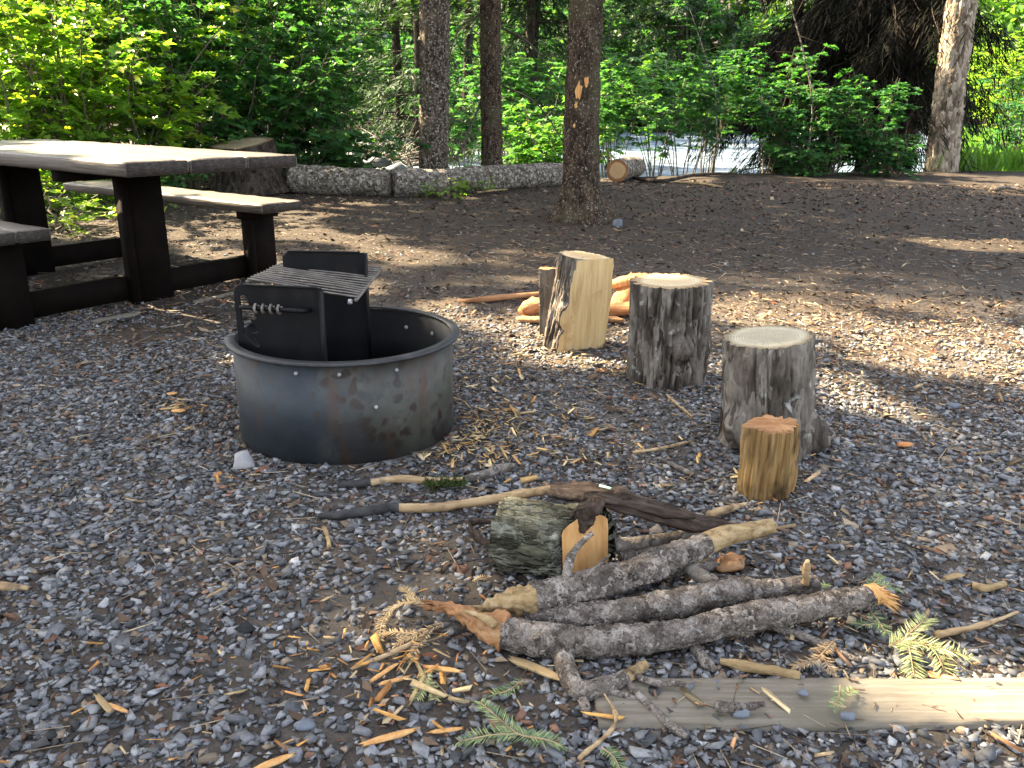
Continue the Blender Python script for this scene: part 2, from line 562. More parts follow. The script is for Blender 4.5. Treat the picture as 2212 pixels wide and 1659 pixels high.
def mat_steel(name, dark=False):
    m, nt, b, out = mat_base(name)
    v = coords(nt)
    if dark:
        f = noise_tex(nt, v, 9, 7, .65)
        c = ramp(nt, f, [(.3, (.003, .003, .0034)), (.6, (.007, .007, .008)), (.8, (.018, .016, .015))])
        f2 = noise_tex(nt, v, 5, 6, .6)
        c = mix(nt, ramp(nt, f2, [(.6, (0, 0, 0)), (.75, (.6, .6, .6))]), c, (.03, .022, .017))
        rg = (.42, .62)
    else:
        sx = N(nt, 'ShaderNodeSeparateXYZ')
        nt.links.new(v, sx.inputs[0])
        f = noise_tex(nt, v, 4.5, 8, .65)
        blue = ramp(nt, f, [(.3, (.013, .018, .024)), (.55, (.026, .034, .043)), (.75, (.048, .057, .066))])  # sky reflection on the left of the ring, painted in as blue
        olive = ramp(nt, f, [(.3, (.020, .020, .016)), (.55, (.054, .054, .044)), (.75, (.10, .10, .084))])
        ad = N(nt, 'ShaderNodeMath', operation='MULTIPLY_ADD')
        nt.links.new(f, ad.inputs[0])
        ad.inputs[1].default_value = .5
        nt.links.new(sx.outputs[0], ad.inputs[2])
        c = mix(nt, ramp(nt, ad.outputs[0], [(.20, (0, 0, 0)), (.42, (1, 1, 1))]), blue, olive)
        # round rust blooms, soot blots, scratches
        vo = N(nt, 'ShaderNodeTexVoronoi')
        vo.inputs['Scale'].default_value = 17
        vo.inputs['Randomness'].default_value = 1
        wn2 = N(nt, 'ShaderNodeTexNoise')
        wn2.inputs['Scale'].default_value = 14
        nt.links.new(v, wn2.inputs['Vector'])
        ws = N(nt, 'ShaderNodeVectorMath', operation='SCALE')
        ws.inputs['Scale'].default_value = .09
        nt.links.new(wn2.outputs['Color'], ws.inputs[0])
        wa = N(nt, 'ShaderNodeVectorMath', operation='ADD')
        nt.links.new(v, wa.inputs[0])
        nt.links.new(ws.outputs[0], wa.inputs[1])
        nt.links.new(wa.outputs[0], vo.inputs['Vector'])
        f3 = noise_tex(nt, v, 3.2, 3, .5)
        zz = N(nt, 'ShaderNodeMath', operation='MULTIPLY')
        nt.links.new(ramp(nt, vo.outputs['Distance'], [(.28, (1, 1, 1)), (.40, (0, 0, 0))]), zz.inputs[0])
        nt.links.new(ramp(nt, f3, [(.46, (0, 0, 0)), (.52, (1, 1, 1))]), zz.inputs[1])
        c = mix(nt, zz.outputs[0], c, (.030, .020, .015))
        f4 = noise_tex(nt, coords(nt, (1, 1, 1)), 7.5, 7, .7)
        c = mix(nt, ramp(nt, f4, [(.52, (0, 0, 0)), (.60, (.85, .85, .85))]), c, (.030, .030, .031))
        f5 = noise_tex(nt, coords(nt, (1, 1, .25)), 6, 5, .6)
        c = mix(nt, ramp(nt, f5, [(.53, (0, 0, 0)), (.62, (.85, .85, .85))]), c, (.062, .034, .021))
        rg = (.48, .72)
    nt.links.new(c, b.inputs['Base Color'])
    b.inputs['Metallic'].default_value = .15 if not dark else .0
    b.inputs['Specular IOR Level'].default_value = .5 if not dark else .18
    fr = noise_tex(nt, v, 20, 5, .6)
    rr = N(nt, 'ShaderNodeMapRange')
    rr.inputs['To Min'].default_value, rr.inputs['To Max'].default_value = rg
    nt.links.new(fr, rr.inputs[0])
    nt.links.new(rr.outputs[0], b.inputs['Roughness'])
    bump(nt, b, noise_tex(nt, v, 60, 5, .6), .15, .002)
    return m


M['steel'] = mat_steel('stained_steel')
M['black'] = mat_steel('sooty_black_steel', True)
M['rim_steel'] = mat_noise('worn_rim_steel', [(.3, (.014, .014, .015)), (.6, (.036, .036, .038)), (.8, (.08, .076, .072))], 12, rough=.55, bs=.3, bd=.003)
M['grate'] = mat_noise('grate_steel', [(.3, (.06, .05, .043)), (.55, (.14, .12, .10)), (.8, (.28, .24, .20))], 20, rough=.45, bs=.3, bd=.002, spec=.5)


def mat_water():
    m, nt, b, out = mat_base('creek_water')
    v = coords(nt, (.5, 1.2, 1))
    f = noise_tex(nt, v, 1.1, 7, .7, .5)
    c = ramp(nt, f, [(.36, (.03, .05, .07)), (.46, (.10, .15, .21)), (.60, (.32, .42, .53))])  # foam, with bluish sky reflection put into the base colour
    nt.links.new(c, b.inputs['Base Color'])
    b.inputs['Roughness'].default_value = .3
    bump(nt, b, noise_tex(nt, coords(nt, (1, 2.2, 1)), 2.4, 5, .65), 1.0, .35)
    return m


M['water'] = mat_water()

# ================================================================== THE SETTING
_edge = np.array([P(a, b)[:2] for a, b in [(640, 416), (845, 424), (1040, 412), (1200, 400), (1340, 392), (1500, 386), (1700, 380), (2000, 377), (2212, 376)]])


def edge_y(x):
    e = np.interp(x, _edge[:, 0], _edge[:, 1])
    return e + 6.0 * sstep(-2.7, -4.2, x)


def wob(x, y):
    return (np.sin(x * 2.3 + y * 1.1) * .4 + np.sin(x * 5.1 - y * 3.7 + 1) * .25 + np.sin(-x * 9.3 + y * 7.9 + 2) * .15)


def gz(x, y):
    x, y = np.asarray(x, float), np.asarray(y, float)
    d = y - edge_y(x) - .55
    u = x / np.maximum(y, 1.0) + .012 * wob(x * .25, y * .2)
    bar = 1 - sstep(-.135, -.085, u)
    grass = sstep(.47, .505, u) * (1 - sstep(56, 62, y))
    bed = -1.05 + .52 * np.maximum(bar, grass)
    z = .008 * wob(x, y) * (1 - sstep(0, 1, d)) + sstep(0, 4.5, d) * (bed + .05 * wob(x * .8, y * .8))
    yf = 45 + 20 * sstep(.07, .12, u) + 42 * sstep(.36, .5, u)
    rise = np.maximum(0, y - yf)
    z = z + np.minimum(rise * .30, 40) + (bed * -.5) * sstep(0, 6, rise)
    return z


def spaced(a, lim, fine):
    t = np.linspace(-1, 1, a)
    return np.sinh(t * 4.6) / math.sinh(4.6) * lim


gx = spaced(261, 260, 0)
gy = np.concatenate([spaced(131, 260, 0)[:66] + 2, 2 + np.cumsum(np.full(150, .11)), 18.6 + np.cumsum(np.geomspace(.12, 8, 110))])
gy = np.unique(gy)
XX, YY = np.meshgrid(gx, gy)
ZZ = gz(XX, YY)
gi = np.arange(XX.size).reshape(XX.shape)
gq = np.stack([gi[:-1, :-1], gi[:-1, 1:], gi[1:, 1:], gi[1:, :-1]], -1).reshape(-1, 4)
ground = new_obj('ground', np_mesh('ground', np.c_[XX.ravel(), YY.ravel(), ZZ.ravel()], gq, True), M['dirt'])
tag(ground, 'dark dirt and gravel ground of the campsite', 'ground', kind='structure')

wx, wy = np.meshgrid(np.linspace(-60, 150, 60), np.linspace(12, 130, 60))
wi = np.arange(wx.size).reshape(wx.shape)
wq = np.stack([wi[:-1, :-1], wi[:-1, 1:], wi[1:, 1:], wi[1:, :-1]], -1).reshape(-1, 4)
creek = new_obj('creek', np_mesh('creek', np.c_[wx.ravel(), wy.ravel(), np.full(wx.size, -.66) + .02 * wob(wx, wy).ravel()], wq, True), M['water'])
tag(creek, 'pale rushing creek seen through the shrubs', 'creek', kind='structure')


# ---- loose pieces of ground: many small shapes in one mesh (nobody could count them)
def hull_protos(n, kind, rs):
    t = (1 + 5 ** .5) / 2
    ico = np.array([[-1, t, 0], [1, t, 0], [-1, -t, 0], [1, -t, 0], [0, -1, t], [0, 1, t], [0, -1, -t], [0, 1, -t], [t, 0, -1], [t, 0, 1], [-t, 0, -1], [-t, 0, 1]]) / 1.9
    icf = np.array([[0, 11, 5], [0, 5, 1], [0, 1, 7], [0, 7, 10], [0, 10, 11], [1, 5, 9], [5, 11, 4], [11, 10, 2], [10, 7, 6], [7, 1, 8], [3, 9, 4], [3, 4, 2], [3, 2, 6], [3, 6, 8], [3, 8, 9],
                    [4, 9, 5], [2, 4, 11], [6, 2, 10], [8, 6, 7], [9, 8, 1]])
    cub = np.array([[x, y, z] for z in (-.5, .5) for y in (-.5, .5) for x in (-.5, .5)]) * 1.1
    cuf = np.array([[0, 2, 3], [0, 3, 1], [4, 5, 7], [4, 7, 6], [0, 1, 5], [0, 5, 4], [2, 6, 7], [2, 7, 3], [0, 4, 6], [0, 6, 2], [1, 3, 7], [1, 7, 5]])
    base, f = (ico, icf) if kind == 'ico' else (cub, cuf)
    return [base + rs.normal(0, .17 if kind == 'ico' else .24, base.shape) for _ in range(n)], f


def scatter(name, protos, faces, pos, size, flat, yaw, tilt, col, mat):
    """pos (n,3), size (n,3) per axis; random proto for each"""
    n = len(pos)
    k = len(protos[0])
    A = np.stack(protos)[rng.integers(0, len(protos), n)] * size[:, None, :]
    cy_, sy_ = np.cos(yaw), np.sin(yaw)
    tx, ty = tilt[:, 0], tilt[:, 1]
    # tilt about x then y, then yaw
    y1 = A[..., 1] * np.cos(tx)[:, None] - A[..., 2] * np.sin(tx)[:, None]
    z1 = A[..., 1] * np.sin(tx)[:, None] + A[..., 2] * np.cos(tx)[:, None]
    x1 = A[..., 0] * np.cos(ty)[:, None] + z1 * np.sin(ty)[:, None]
    z2 = -A[..., 0] * np.sin(ty)[:, None] + z1 * np.cos(ty)[:, None]
    V = np.stack([x1 * cy_[:, None] - y1 * sy_[:, None], x1 * sy_[:, None] + y1 * cy_[:, None], z2], -1) + pos[:, None, :]
    F = (faces[None] + (np.arange(n) * k)[:, None, None]).reshape(-1, faces.shape[1])
    c = np.repeat(col, k, axis=0)
    o = new_obj(name, np_mesh(name, V.reshape(-1, 3), [F], False, c), mat)
    return o


def pick(palette, weights, n, jit=.25):
    pal = np.array(palette)
    w = np.array(weights, float)
    i = rng.choice(len(pal), n, p=w / w.sum())
    return pal[i] * (1 + rng.normal(0, jit, (n, 1))).clip(.4, 1.8)


def in_view(n, y0, y1, a=.72, b=.5):
    """points evenly over the ground wedge in front of the camera"""
    out = np.zeros((0, 2))
    while len(out) < n:
        y = rng.uniform(y0, y1, n * 2)
        x = rng.uniform(-1, 1, n * 2) * (a * y1 + b)
        k = np.abs(x) < a * y + b
        out = np.vstack([out, np.c_[x, y][k]])
    return out[:n]


def blob(xy, px, py, s):
    c = P(px, py)[:2]
    return np.exp(-((xy[:, 0] - c[0]) ** 2 + (xy[:, 1] - c[1]) ** 2) / (2 * s * s))


RING_C, RING_R, RING_H = np.array([-.585, 2.79]), .375, .338


def outside_ring(xy, m=.0):
    return np.hypot(xy[:, 0] - RING_C[0], xy[:, 1] - RING_C[1]) > RING_R + m


def gravel_density(xy):
    x, y = xy[:, 0], xy[:, 1]
    w = wob(x * .9, y * 1.1)
    d = 1.15 - 1.05 * sstep(3.2, 5.4, y + .5 * w + .7 * sstep(-1.4, -.6, x))
    for px, py, s, a in [(870, 1260, .20, .75), (650, 1490, .12, .6), (1120, 850, .45, .45), (820, 1060, .16, .7), (1320, 1000, .35, .35), (1250, 1120, .2, .4),
                         (300, 800, .35, .5), (420, 700, .5, .6), (720, 1250, .2, .45), (1750, 1250, .3, .3), (1990, 1250, .35, .45), (1350, 880, .4, .3), (480, 1450, .2, .45), (1100, 1450, .12, .4), (850, 1420, .12, .4), (1000, 1250, .14, .55), (1600, 1000, .3, .2), (2050, 900, .3, .2)]:
        d = d - .6 * a * blob(xy, px, py, s)
    d = d - .25 * (w > .35)
    return np.clip(d, .06, 1)


STONES = [(.168, .169, .177), (.122, .123, .129), (.215, .214, .217), (.066, .065, .066), (.26, .26, .26), (.20, .155, .112), (.22, .12, .08), (.32, .30, .275)]
xy = np.vstack([in_view(120000, 1.0, 4.6), in_view(22000, 4.6, 6.8)])
xy = xy[(rng.random(len(xy)) < gravel_density(xy)) & outside_ring(xy, .012)]
near = xy[:, 1] < 2.7
for nm, sel, kind, lo in (('gravel', near, 'cube', .0097), ('gravel', ~near, 'cube', .0090)):
    q = xy[sel]
    n = len(q)
    s = (lo * np.exp(rng.normal(0, .30, n))).clip(.0045, .021)
    s *= np.where(rng.random(n) < .3, .6, 1.0)
    size = np.c_[s * rng.uniform(1.0, 1.5, n), s * rng.uniform(.7, 1.1, n), s * rng.uniform(.3, .55, n)]
    pr, fc = hull_protos(14, kind, rng)
    pos = np.c_[q, gz(q[:, 0], q[:, 1]) + s * rng.uniform(.0, .5, n)]
    g = scatter(nm, pr, fc, pos, size, .6, rng.uniform(0, 6.3, n), rng.normal(0, .24, (n, 2)), pick(STONES, [9, 8, 5, 6, 1.6, 2.2, .8, .35], n), M['stone'])
    tag(g, 'blue grey crushed gravel spread over the near ground' if sel is near else 'finer grey gravel around the fire ring and stumps', 'gravel', kind='stuff')

# leaf litter: thin flakes on the dirt further back, and between the stones
LITTER = [(.12, .08, .053), (.075, .049, .033), (.04, .028, .021), (.20, .145, .095), (.30, .23, .155), (.17, .075, .042)]
xy = np.vstack([in_view(34000, 3.2, 13.5, .72, .6), in_view(16000, 1.0, 5.2)])
ok = outside_ring(xy, .01) & (xy[:, 1] < edge_y(xy[:, 0]) + .7)
xy = xy[ok]
n = len(xy)
fl = [np.array([[-1, -.25, 0], [-.2, -.6, .12], [1, .1, 0], [.1, .55, .16]]) + rng.normal(0, .16, (4, 3)) for _ in range(12)]
s = (.0062 * np.exp(rng.normal(0, .45, n))).clip(.003, .02) * (1 + .10 * xy[:, 1])
size = np.c_[s * 1.5, s, s]
litter = scatter('leaf_litter', fl, np.array([[0, 1, 2], [0, 2, 3]]), np.c_[xy, gz(xy[:, 0], xy[:, 1]) + .003 + s * .3 * rng.random(n)], size, .5,
                 rng.uniform(0, 6.3, n), rng.normal(0, .3, (n, 2)), pick(LITTER, [5, 6, 6, 2.4, 1, 1], n), M['flake'])
tag(litter, 'brown leaf litter and bark flakes on the dirt', 'leaf litter', kind='stuff')

# twigs and needles lying among the gravel
xy = in_view(5200, 1.0, 8.0)
xy = xy[outside_ring(xy, .03)]
n = len(xy)
sp = [np.array([[-1, -.5, -.5], [1, -.3, -.3], [1, .3, -.3], [-1, .5, -.5], [-1, 0, .5], [1, 0, .4]]) for _ in range(4)]
spf = np.array([[0, 1, 5], [0, 5, 4], [2, 3, 4], [2, 4, 5], [0, 4, 3], [1, 2, 5], [0, 3, 2], [0, 2, 1]])
L = rng.uniform(.012, .055, n)
size = np.c_[L, rng.uniform(.0012, .003, n), rng.uniform(.0012, .003, n)]
tw = scatter('twig_litter', sp, spf, np.c_[xy, gz(xy[:, 0], xy[:, 1]) + .012], size, 1, rng.uniform(0, 6.3, n), rng.normal(0, .12, (n, 2)),
             pick([(.30, .23, .15), (.16, .12, .085), (.42, .34, .23), (.07, .055, .04)], [4, 4, 2, 3], n), M['chip'])
tag(tw, 'thin dry twigs and needles strewn over the gravel', 'twigs', kind='stuff')


def chips(name, clusters, label, palette, weights, mean=.0095):
    pts = []
    for px, py, sx, sy, n in clusters:
        c = P(px, py)[:2]
        pts.append(c + rng.normal(0, 1, (n, 2)) * [sx, sy])
    xy = np.vstack(pts)
    xy = xy[outside_ring(xy, .04)]
    n = len(xy)
    L = (mean * np.exp(rng.normal(0, .6, n))).clip(.003, .04)
    size = np.c_[L, L * rng.uniform(.2, .7, n), L * rng.uniform(.05, .12, n)]
    pr = [np.array([[-1, -.5, -.5], [1, -.2, -.3], [.8, .5, -.3], [-.8, .5, -.5], [-1, 0, .6], [.9, .1, .5]]) + rng.normal(0, .12, (6, 3)) for _ in range(8)]
    o = scatter(name, pr, spf, np.c_[xy, gz(xy[:, 0], xy[:, 1]) + .014 + .006 * rng.random(n)], size, 1, rng.uniform(0, 6.3, n), rng.normal(0, .22, (n, 2)),
                pick(palette, weights, n, .3), M['chip'])
    return tag(o, label, 'wood chips', kind='stuff')


YEL = [(.50, .32, .13), (.58, .43, .22), (.42, .23, .085), (.48, .37, .24)]
chips('wood_chips', [(1040, 930, .10, .12, 330), (1000, 985, .13, .07, 130), (1200, 990, .22, .20, 150), (1180, 800, .35, .3, 260), (1300, 770, .25, .2, 90), (1450, 900, .4, .4, 90)],
      'yellow wood chips heaped beside the fire ring', YEL, [4, 3, 3, 1.5])
chips('wood_chips', [(840, 1430, .08, .05, 45), (760, 1400, .22, .18, 40), (640, 1500, .35, .14, 40), (860, 1590, .25, .1, 14), (385, 880, .05, .05, 26), (470, 1030, .05, .05, 6)],
      'orange splinters scattered left of the broken limbs', [(.52, .27, .08), (.46, .33, .17), (.42, .20, .07)], [4, 3, 3], .011)
chips('wood_chips', [(1900, 1150, .5, .45, 240), (1900, 1350, .35, .25, 120), (1700, 1550, .6, .1, 50), (1800, 740, 1.0, .6, 1500), (2000, 790, .6, .4, 500), (1500, 660, .6, .4, 200), (700, 560, .9, .5, 160), (300, 1100, .8, .6, 120)],
      'pale and rusty bark chips over the ground by the stumps', [(.36, .25, .14), (.42, .21, .10), (.52, .40, .23), (.22, .13, .08)], [4, 2, 3, 3], .010)

# pale cobbles of the gravel bar across the creek
q = np.c_[rng.uniform(-13, -1.5, 9000), rng.uniform(14, 44, 9000)]
u = q[:, 0] / q[:, 1]
q = q[(u < -.085) & (u > -.42) & (q[:, 1] > edge_y(q[:, 0]) + 2.5)][:3600]
n = len(q)
s = (.085 * np.exp(rng.normal(0, .55, n))).clip(.03, .42)
pr, fc = hull_protos(10, 'ico', rng)
cb = scatter('cobbles', pr, fc, np.c_[q, gz(q[:, 0], q[:, 1]) + s * .15], np.c_[s * 1.2, s, s * .6], .6, rng.uniform(0, 6.3, n), rng.normal(0, .2, (n, 2)),
             pick([(.20, .21, .22), (.14, .148, .156), (.28, .285, .285), (.08, .085, .09)], [4, 4, 2, 2], n), M['rock'] if False else M['stone'])
tag(cb, 'pale grey cobbles of the gravel bar beyond the log border', 'cobbles', kind='stuff')


# ================================================================== PLANTS
def maple_mesh(pos, dirs, nrm, L, W, col):
    """five lobed leaves"""
    n = len(pos)
    side = unit(np.cross(nrm, dirs))
    up = np.cross(dirs, side)
    out = np.array([(0, 0, 0), (.10, .42, .10), (.28, .30, .04), (.62, .50, .14), (.60, .20, .03), (1.0, 0, -.06), (.60, -.20, .03), (.62, -.50, .14), (.28, -.30, .04), (.10, -.42, .10)])
    V = pos[:, None, :] + dirs[:, None, :] * (out[None, :, 0:1] * L[:, None, None]) + side[:, None, :] * (out[None, :, 1:2] * W[:, None, None]) + up[:, None, :] * (out[None, :, 2:3] * W[:, None, None])
    f = np.array([[0, 2, 1], [0, 4, 2], [2, 4, 3], [0, 5, 4], [0, 6, 5], [0, 8, 6], [8, 7, 6], [0, 9, 8]])
    F = (f[None] + (np.arange(n) * 10)[:, None, None]).reshape(-1, 3)
    return V.reshape(-1, 3), F, np.repeat(col, 10, axis=0)


def unit(v):
    return v / (np.linalg.norm(v, axis=-1, keepdims=True) + 1e-9)


def leaf_mesh(pos, dirs, nrm, L, W, col, fold=.25):
    """folded kite leaves: pos base (n,3), dirs unit along the leaf, nrm unit up"""
    n = len(pos)
    side = np.cross(nrm, dirs)
    side /= np.linalg.norm(side, axis=1)[:, None] + 1e-9
    up = np.cross(dirs, side)
    L, W = L[:, None], W[:, None]
    a = pos
    b = pos + dirs * L * .45 + side * W * .5 + up * W * fold
    c = pos + dirs * L
    d = pos + dirs * L * .45 - side * W * .5 + up * W * fold
    V = np.stack([a, b, c, d], 1).reshape(-1, 3)
    i = np.arange(n)[:, None] * 4
    F = np.concatenate([i + [0, 2, 1], i + [0, 3, 2]])
    return V, F, np.repeat(col, 4, axis=0)


def unit(v):
    return v / (np.linalg.norm(v, axis=-1, keepdims=True) + 1e-9)


LEAF_A = [(.062, .18, .055), (.05, .15, .054), (.088, .205, .056), (.04, .118, .046), (.13, .22, .055)]


def shrub_proto(name, seed, H=2.6, spread=1.1, stems=12, per=17, leaves=16, ls=.095, lean=.5, low=.12, lobed=False):
    """returns (stem mesh, leaf mesh): arching stems carrying flat sprays of leaves"""
    rs = np.random.default_rng(seed)
    st = MB()
    LP, LD, LN = [], [], []
    for k in range(stems):
        az = rs.uniform(0, 6.283)
        out = rs.uniform(.25, 1) * spread
        h = H * rs.uniform(.6, 1.05)
        b = np.array([math.cos(az), math.sin(az)])
        t = np.linspace(0, 1, 9)
        path = np.c_[b[0] * (.12 + out * t ** 1.6), b[1] * (.12 + out * t ** 1.6), h * (t - .18 * lean * t ** 3)]
        path[:, :2] += np.cumsum(rs.normal(0, .03, (9, 2)), 0)
        st.tube(path, np.linspace(.014, .004, 9), 5, cap=(False, False))
        for j in range(per):
            u = rs.uniform(low, 1) ** .8
            p = np.array([np.interp(u, t, path[:, i]) for i in range(3)])
            a2 = az + rs.normal(0, 1.3)
            bl = rs.uniform(.25, .7) * (1.15 - .5 * u)
            d = np.array([math.cos(a2), math.sin(a2), rs.uniform(-.12, .38)])
            v = np.linspace(0, 1, 5)[:, None]
            bp = p + d * bl * v + np.array([0, 0, -.16 * bl]) * v ** 2
            st.tube(bp, np.linspace(.0045, .0015, 5), 3, cap=(False, False))
            tt = rs.uniform(.12, 1.02, leaves)
            q = p + d * bl * tt[:, None] + np.array([0, 0, -.16 * bl]) * tt[:, None] ** 2
            sgn = np.where(rs.random(leaves) < .5, -1, 1)
            la = a2 + sgn * rs.uniform(.5, 1.35, leaves)
            LP.append(q)
            LD.append(np.c_[np.cos(la), np.sin(la), rs.normal(-.18, .25, leaves)])
            LN.append(np.c_[rs.normal(0, .33, leaves), rs.normal(0, .33, leaves), np.ones(leaves)])
    LP, LD, LN = np.vstack(LP), unit(np.vstack(LD)), unit(np.vstack(LN))
    n = len(LP)
    L = ls * rs.uniform(.6, 1.3, n)
    pal = np.array(LEAF_A)[rs.choice(5, n, p=[.34, .28, .2, .12, .06])] * rs.uniform(.75, 1.25, (n, 1))
    V, F, c = (maple_mesh if lobed else leaf_mesh)(LP, LD, LN, L, L * rs.uniform(.75, 1.0, n), pal)
    lm = np_mesh(name + '_leaves', V, [F], False, c)
    Qs, Ts = np.concatenate(st.Q), (np.concatenate(st.T) if st.T else np.zeros((0, 3), int))
    sm = np_mesh(name + '_stems', np.concatenate(st.V), [Qs] + ([Ts] if len(Ts) else []), True)
    sm.materials.append(M['stem'])
    return sm, lm


PROTO = [shrub_proto('leafy_shrub', 11, per=15, leaves=13), shrub_proto('leafy_shrub_b', 12, 2.9, .9, 13, 16, 13), shrub_proto('maple_shrub', 13, 2.2, 1.3, 12, 15, 13, .125, lobed=True),
         shrub_proto('low_shrub', 14, 1.0, .8, 10, 12, 10, .10, .4, .05, True), shrub_proto('tall_shrub', 15, 3.8, 1.0, 14, 20, 13, .10, .3, .2),
         shrub_proto('seedling', 16, .34, .22, 6, 5, 6, .07, .2, .1, True), shrub_proto('creek_maple', 17, 3.4, 1.2, 11, 15, 12, .13, .3, .42, True),
         shrub_proto('maple_shrub_c', 18, 2.5, 1.2, 12, 16, 13, .12, .4, .1, True)]
_lmats = {}


def shrub(name, k, loc, sc, rz, label, cat, group=None, mat='leaf'):
    sm, lm = PROTO[k]
    key = (k, mat)
    if key not in _lmats:
        m2 = lm if len(lm.materials) == 0 else lm.copy()
        m2.materials.clear()
        m2.materials.append(M[mat])
        _lmats[key] = m2
    e = empty(name, loc, label, cat, group)
    e.rotation_euler = (0, 0, rz)
    e.scale = sc if isinstance(sc, tuple) else (sc, sc, sc)
    for nm, me in (('stem', sm), ('foliage', _lmats[key])):
        o = bpy.data.objects.new(nm, me)
        COL.objects.link(o)
        o.parent = e
    return e


def on_ground(x, y, dz=-.02):
    return (float(x), float(y), float(gz(x, y)) + dz)


def X(px, y):
    return PD(px, 300, y)[0]


# ---- sun patches cut as gaps into the crowns (level, outline on that level)
def poly_px(pts, z=0.0):
    return (z, np.array([P(a, b, z)[:2] for a, b in pts]))


GAPS = [
    poly_px([(10, 322), (60, 302), (250, 305), (640, 331), (560, 342), (264, 352)], .83),
    poly_px([(335, 385), (420, 395), (656, 430), (570, 452), (420, 432), (335, 408)], .50),
    poly_px([(640, 494), (760, 504), (880, 528), (960, 556), (935, 578), (800, 545), (670, 518)]),
    poly_px([(368, 518), (425, 512), (530, 552), (592, 575), (560, 602), (480, 575), (375, 540)]),
    poly_px([(900, 640), (1010, 668), (1180, 690), (1310, 765), (1360, 800), (1290, 812), (1150, 760), (1000, 712)]),
    poly_px([(1130, 640), (1220, 655), (1215, 770), (1150, 740)]),
    poly_px([(1300, 555), (1400, 580), (1390, 650), (1320, 650)], .12),
    poly_px([(1205, 540), (1335, 540), (1335, 568), (1205, 568)], .37),
    poly_px([(1355, 585), (1520, 585), (1500, 628), (1360, 622)], .37),
    poly_px([(1545, 645), (1700, 665), (1900, 695), (2250, 725), (2250, 845), (2000, 800), (1850, 760), (1760, 738), (1545, 690)]),
    poly_px([(1765, 790), (1900, 850), (2010, 905), (1985, 922), (1850, 885), (1765, 835)]),
    poly_px([(1890, 1515), (2000, 1450), (2300, 1435), (2300, 1580), (2000, 1580)]),
    poly_px([(2040, 1580), (2260, 1575), (2260, 1640), (2080, 1640)]),
    poly_px([(450, 297), (600, 297), (600, 326), (450, 326)], .62),
    poly_px([(1950, 515), (2250, 522), (2250, 550), (2050, 540)]),
]
BUSH_GAPS = [(z, np.array([(-10.5, 8.4), (X(q, 9.2), 8.6), (X(q, 10.5), 10.8), (X(q - 30, 12.5), 12.5), (-10.5, 13)])) for z, q in ((1.2, 350), (2.0, 280), (2.8, 220))]
DAPPLE = [(z, np.array([(X(340, 9.8), 9.8), (X(480, 11), 11), (X(760, 12.2), 12.0), (X(780, 15), 15), (X(300, 14), 14)])) for z in (1.4, 2.2)]
BUSH_GAPS += [(z, np.array([(X(960, 14.0), 14.0), (X(1330, 14.0), 14.0), (X(1420, 20), 20), (X(900, 20), 20)])) for z in (-.2, .6, 1.4)]


def inside(poly, q):
    r = np.zeros(len(q), bool)
    j = len(poly) - 1
    for i in range(len(poly)):
        xi, yi = poly[i]
        xj, yj = poly[j]
        c = ((yi > q[:, 1]) != (yj > q[:, 1])) & (q[:, 0] < (xj - xi) * (q[:, 1] - yi) / (yj - yi + 1e-12) + xi)
        r ^= c
        j = i
    return r


def in_gap(p, jit=.07):
    g = np.zeros(len(p), bool)
    for z, poly in GAPS:
        q = p[:, :2] - SUN[:2] * ((p[:, 2] - z) / SUN[2])[:, None]
        wa_ = float(np.clip(.16 * (poly.max(0) - poly.min(0)).min(), .015, .10))
        q = q + wa_ * np.c_[np.sin(q[:, 1] * 9 + q[:, 0] * 4), np.sin(q[:, 0] * 8 - q[:, 1] * 5)] + rng.normal(0, min(.03, wa_), q.shape)
        g |= inside(poly, q)
    keep = rng.random(len(p)) < .03
    for z, poly in BUSH_GAPS:
        q = p[:, :2] - SUN[:2] * ((p[:, 2] - z) / SUN[2])[:, None]
        g |= inside(poly, q) & ~keep
    for z, poly in DAPPLE:
        q = p[:, :2] - SUN[:2] * ((p[:, 2] - z) / SUN[2])[:, None]
        w = np.sin(q[:, 0] * 4.1 + 1.3 * np.sin(q[:, 1] * 3.3)) + np.sin(q[:, 1] * 5.3 + q[:, 0] * 2.2 + 1)
        g |= inside(poly, q) & (w > .15)
    return g


def trunk_mesh(base, H, r, flare=.35, lean=(0, 0), seed=0, rough=.012, seg=44, fine=4.6, furrow=0.0, step=.05, roots=0.0):
    rs = np.random.default_rng(seed)
    zs = np.unique(np.concatenate([np.arange(-.08, fine, step), np.linspace(fine, H, 14)]))
    base = np.asarray(base, float)
    path = np.c_[base[0] + lean[0] * zs + .02 * np.sin(zs * 1.3 + seed), base[1] + lean[1] * zs, base[2] + zs]
    rad = r * (1 - .75 * np.clip(zs / H, 0, 1) ** 1.2) * (1 + flare * np.exp(-np.maximum(zs, 0) / .22))

    def disp(i, a, p):
        z = zs[i]
        if z > fine:
            return 0
        c, s = math.cos(a) * r * 9, math.sin(a) * r * 9
        v = mnoise.noise(Vector((c * 1.6 + seed, s * 1.6, z * 3.0)))
        w = mnoise.noise(Vector((c * 4.2, s * 4.2 + seed, z * 11.0)))
        f = -furrow * max(0, 1 - abs(v) / .16) if furrow else 0
        rt = roots * math.exp(-max(z, 0) / .16) * max(0, math.sin(a * 5 + seed + 1.2 * math.sin(a))) if roots else 0
        return rough * (1.1 * v + .9 * w) + f + rt * r
    return tube(path, rad, seg, cap=(False, True), disp=disp)


NEEDLES = [(.025, .05, .016), (.035, .065, .02), (.018, .04, .016), (.05, .075, .025)]


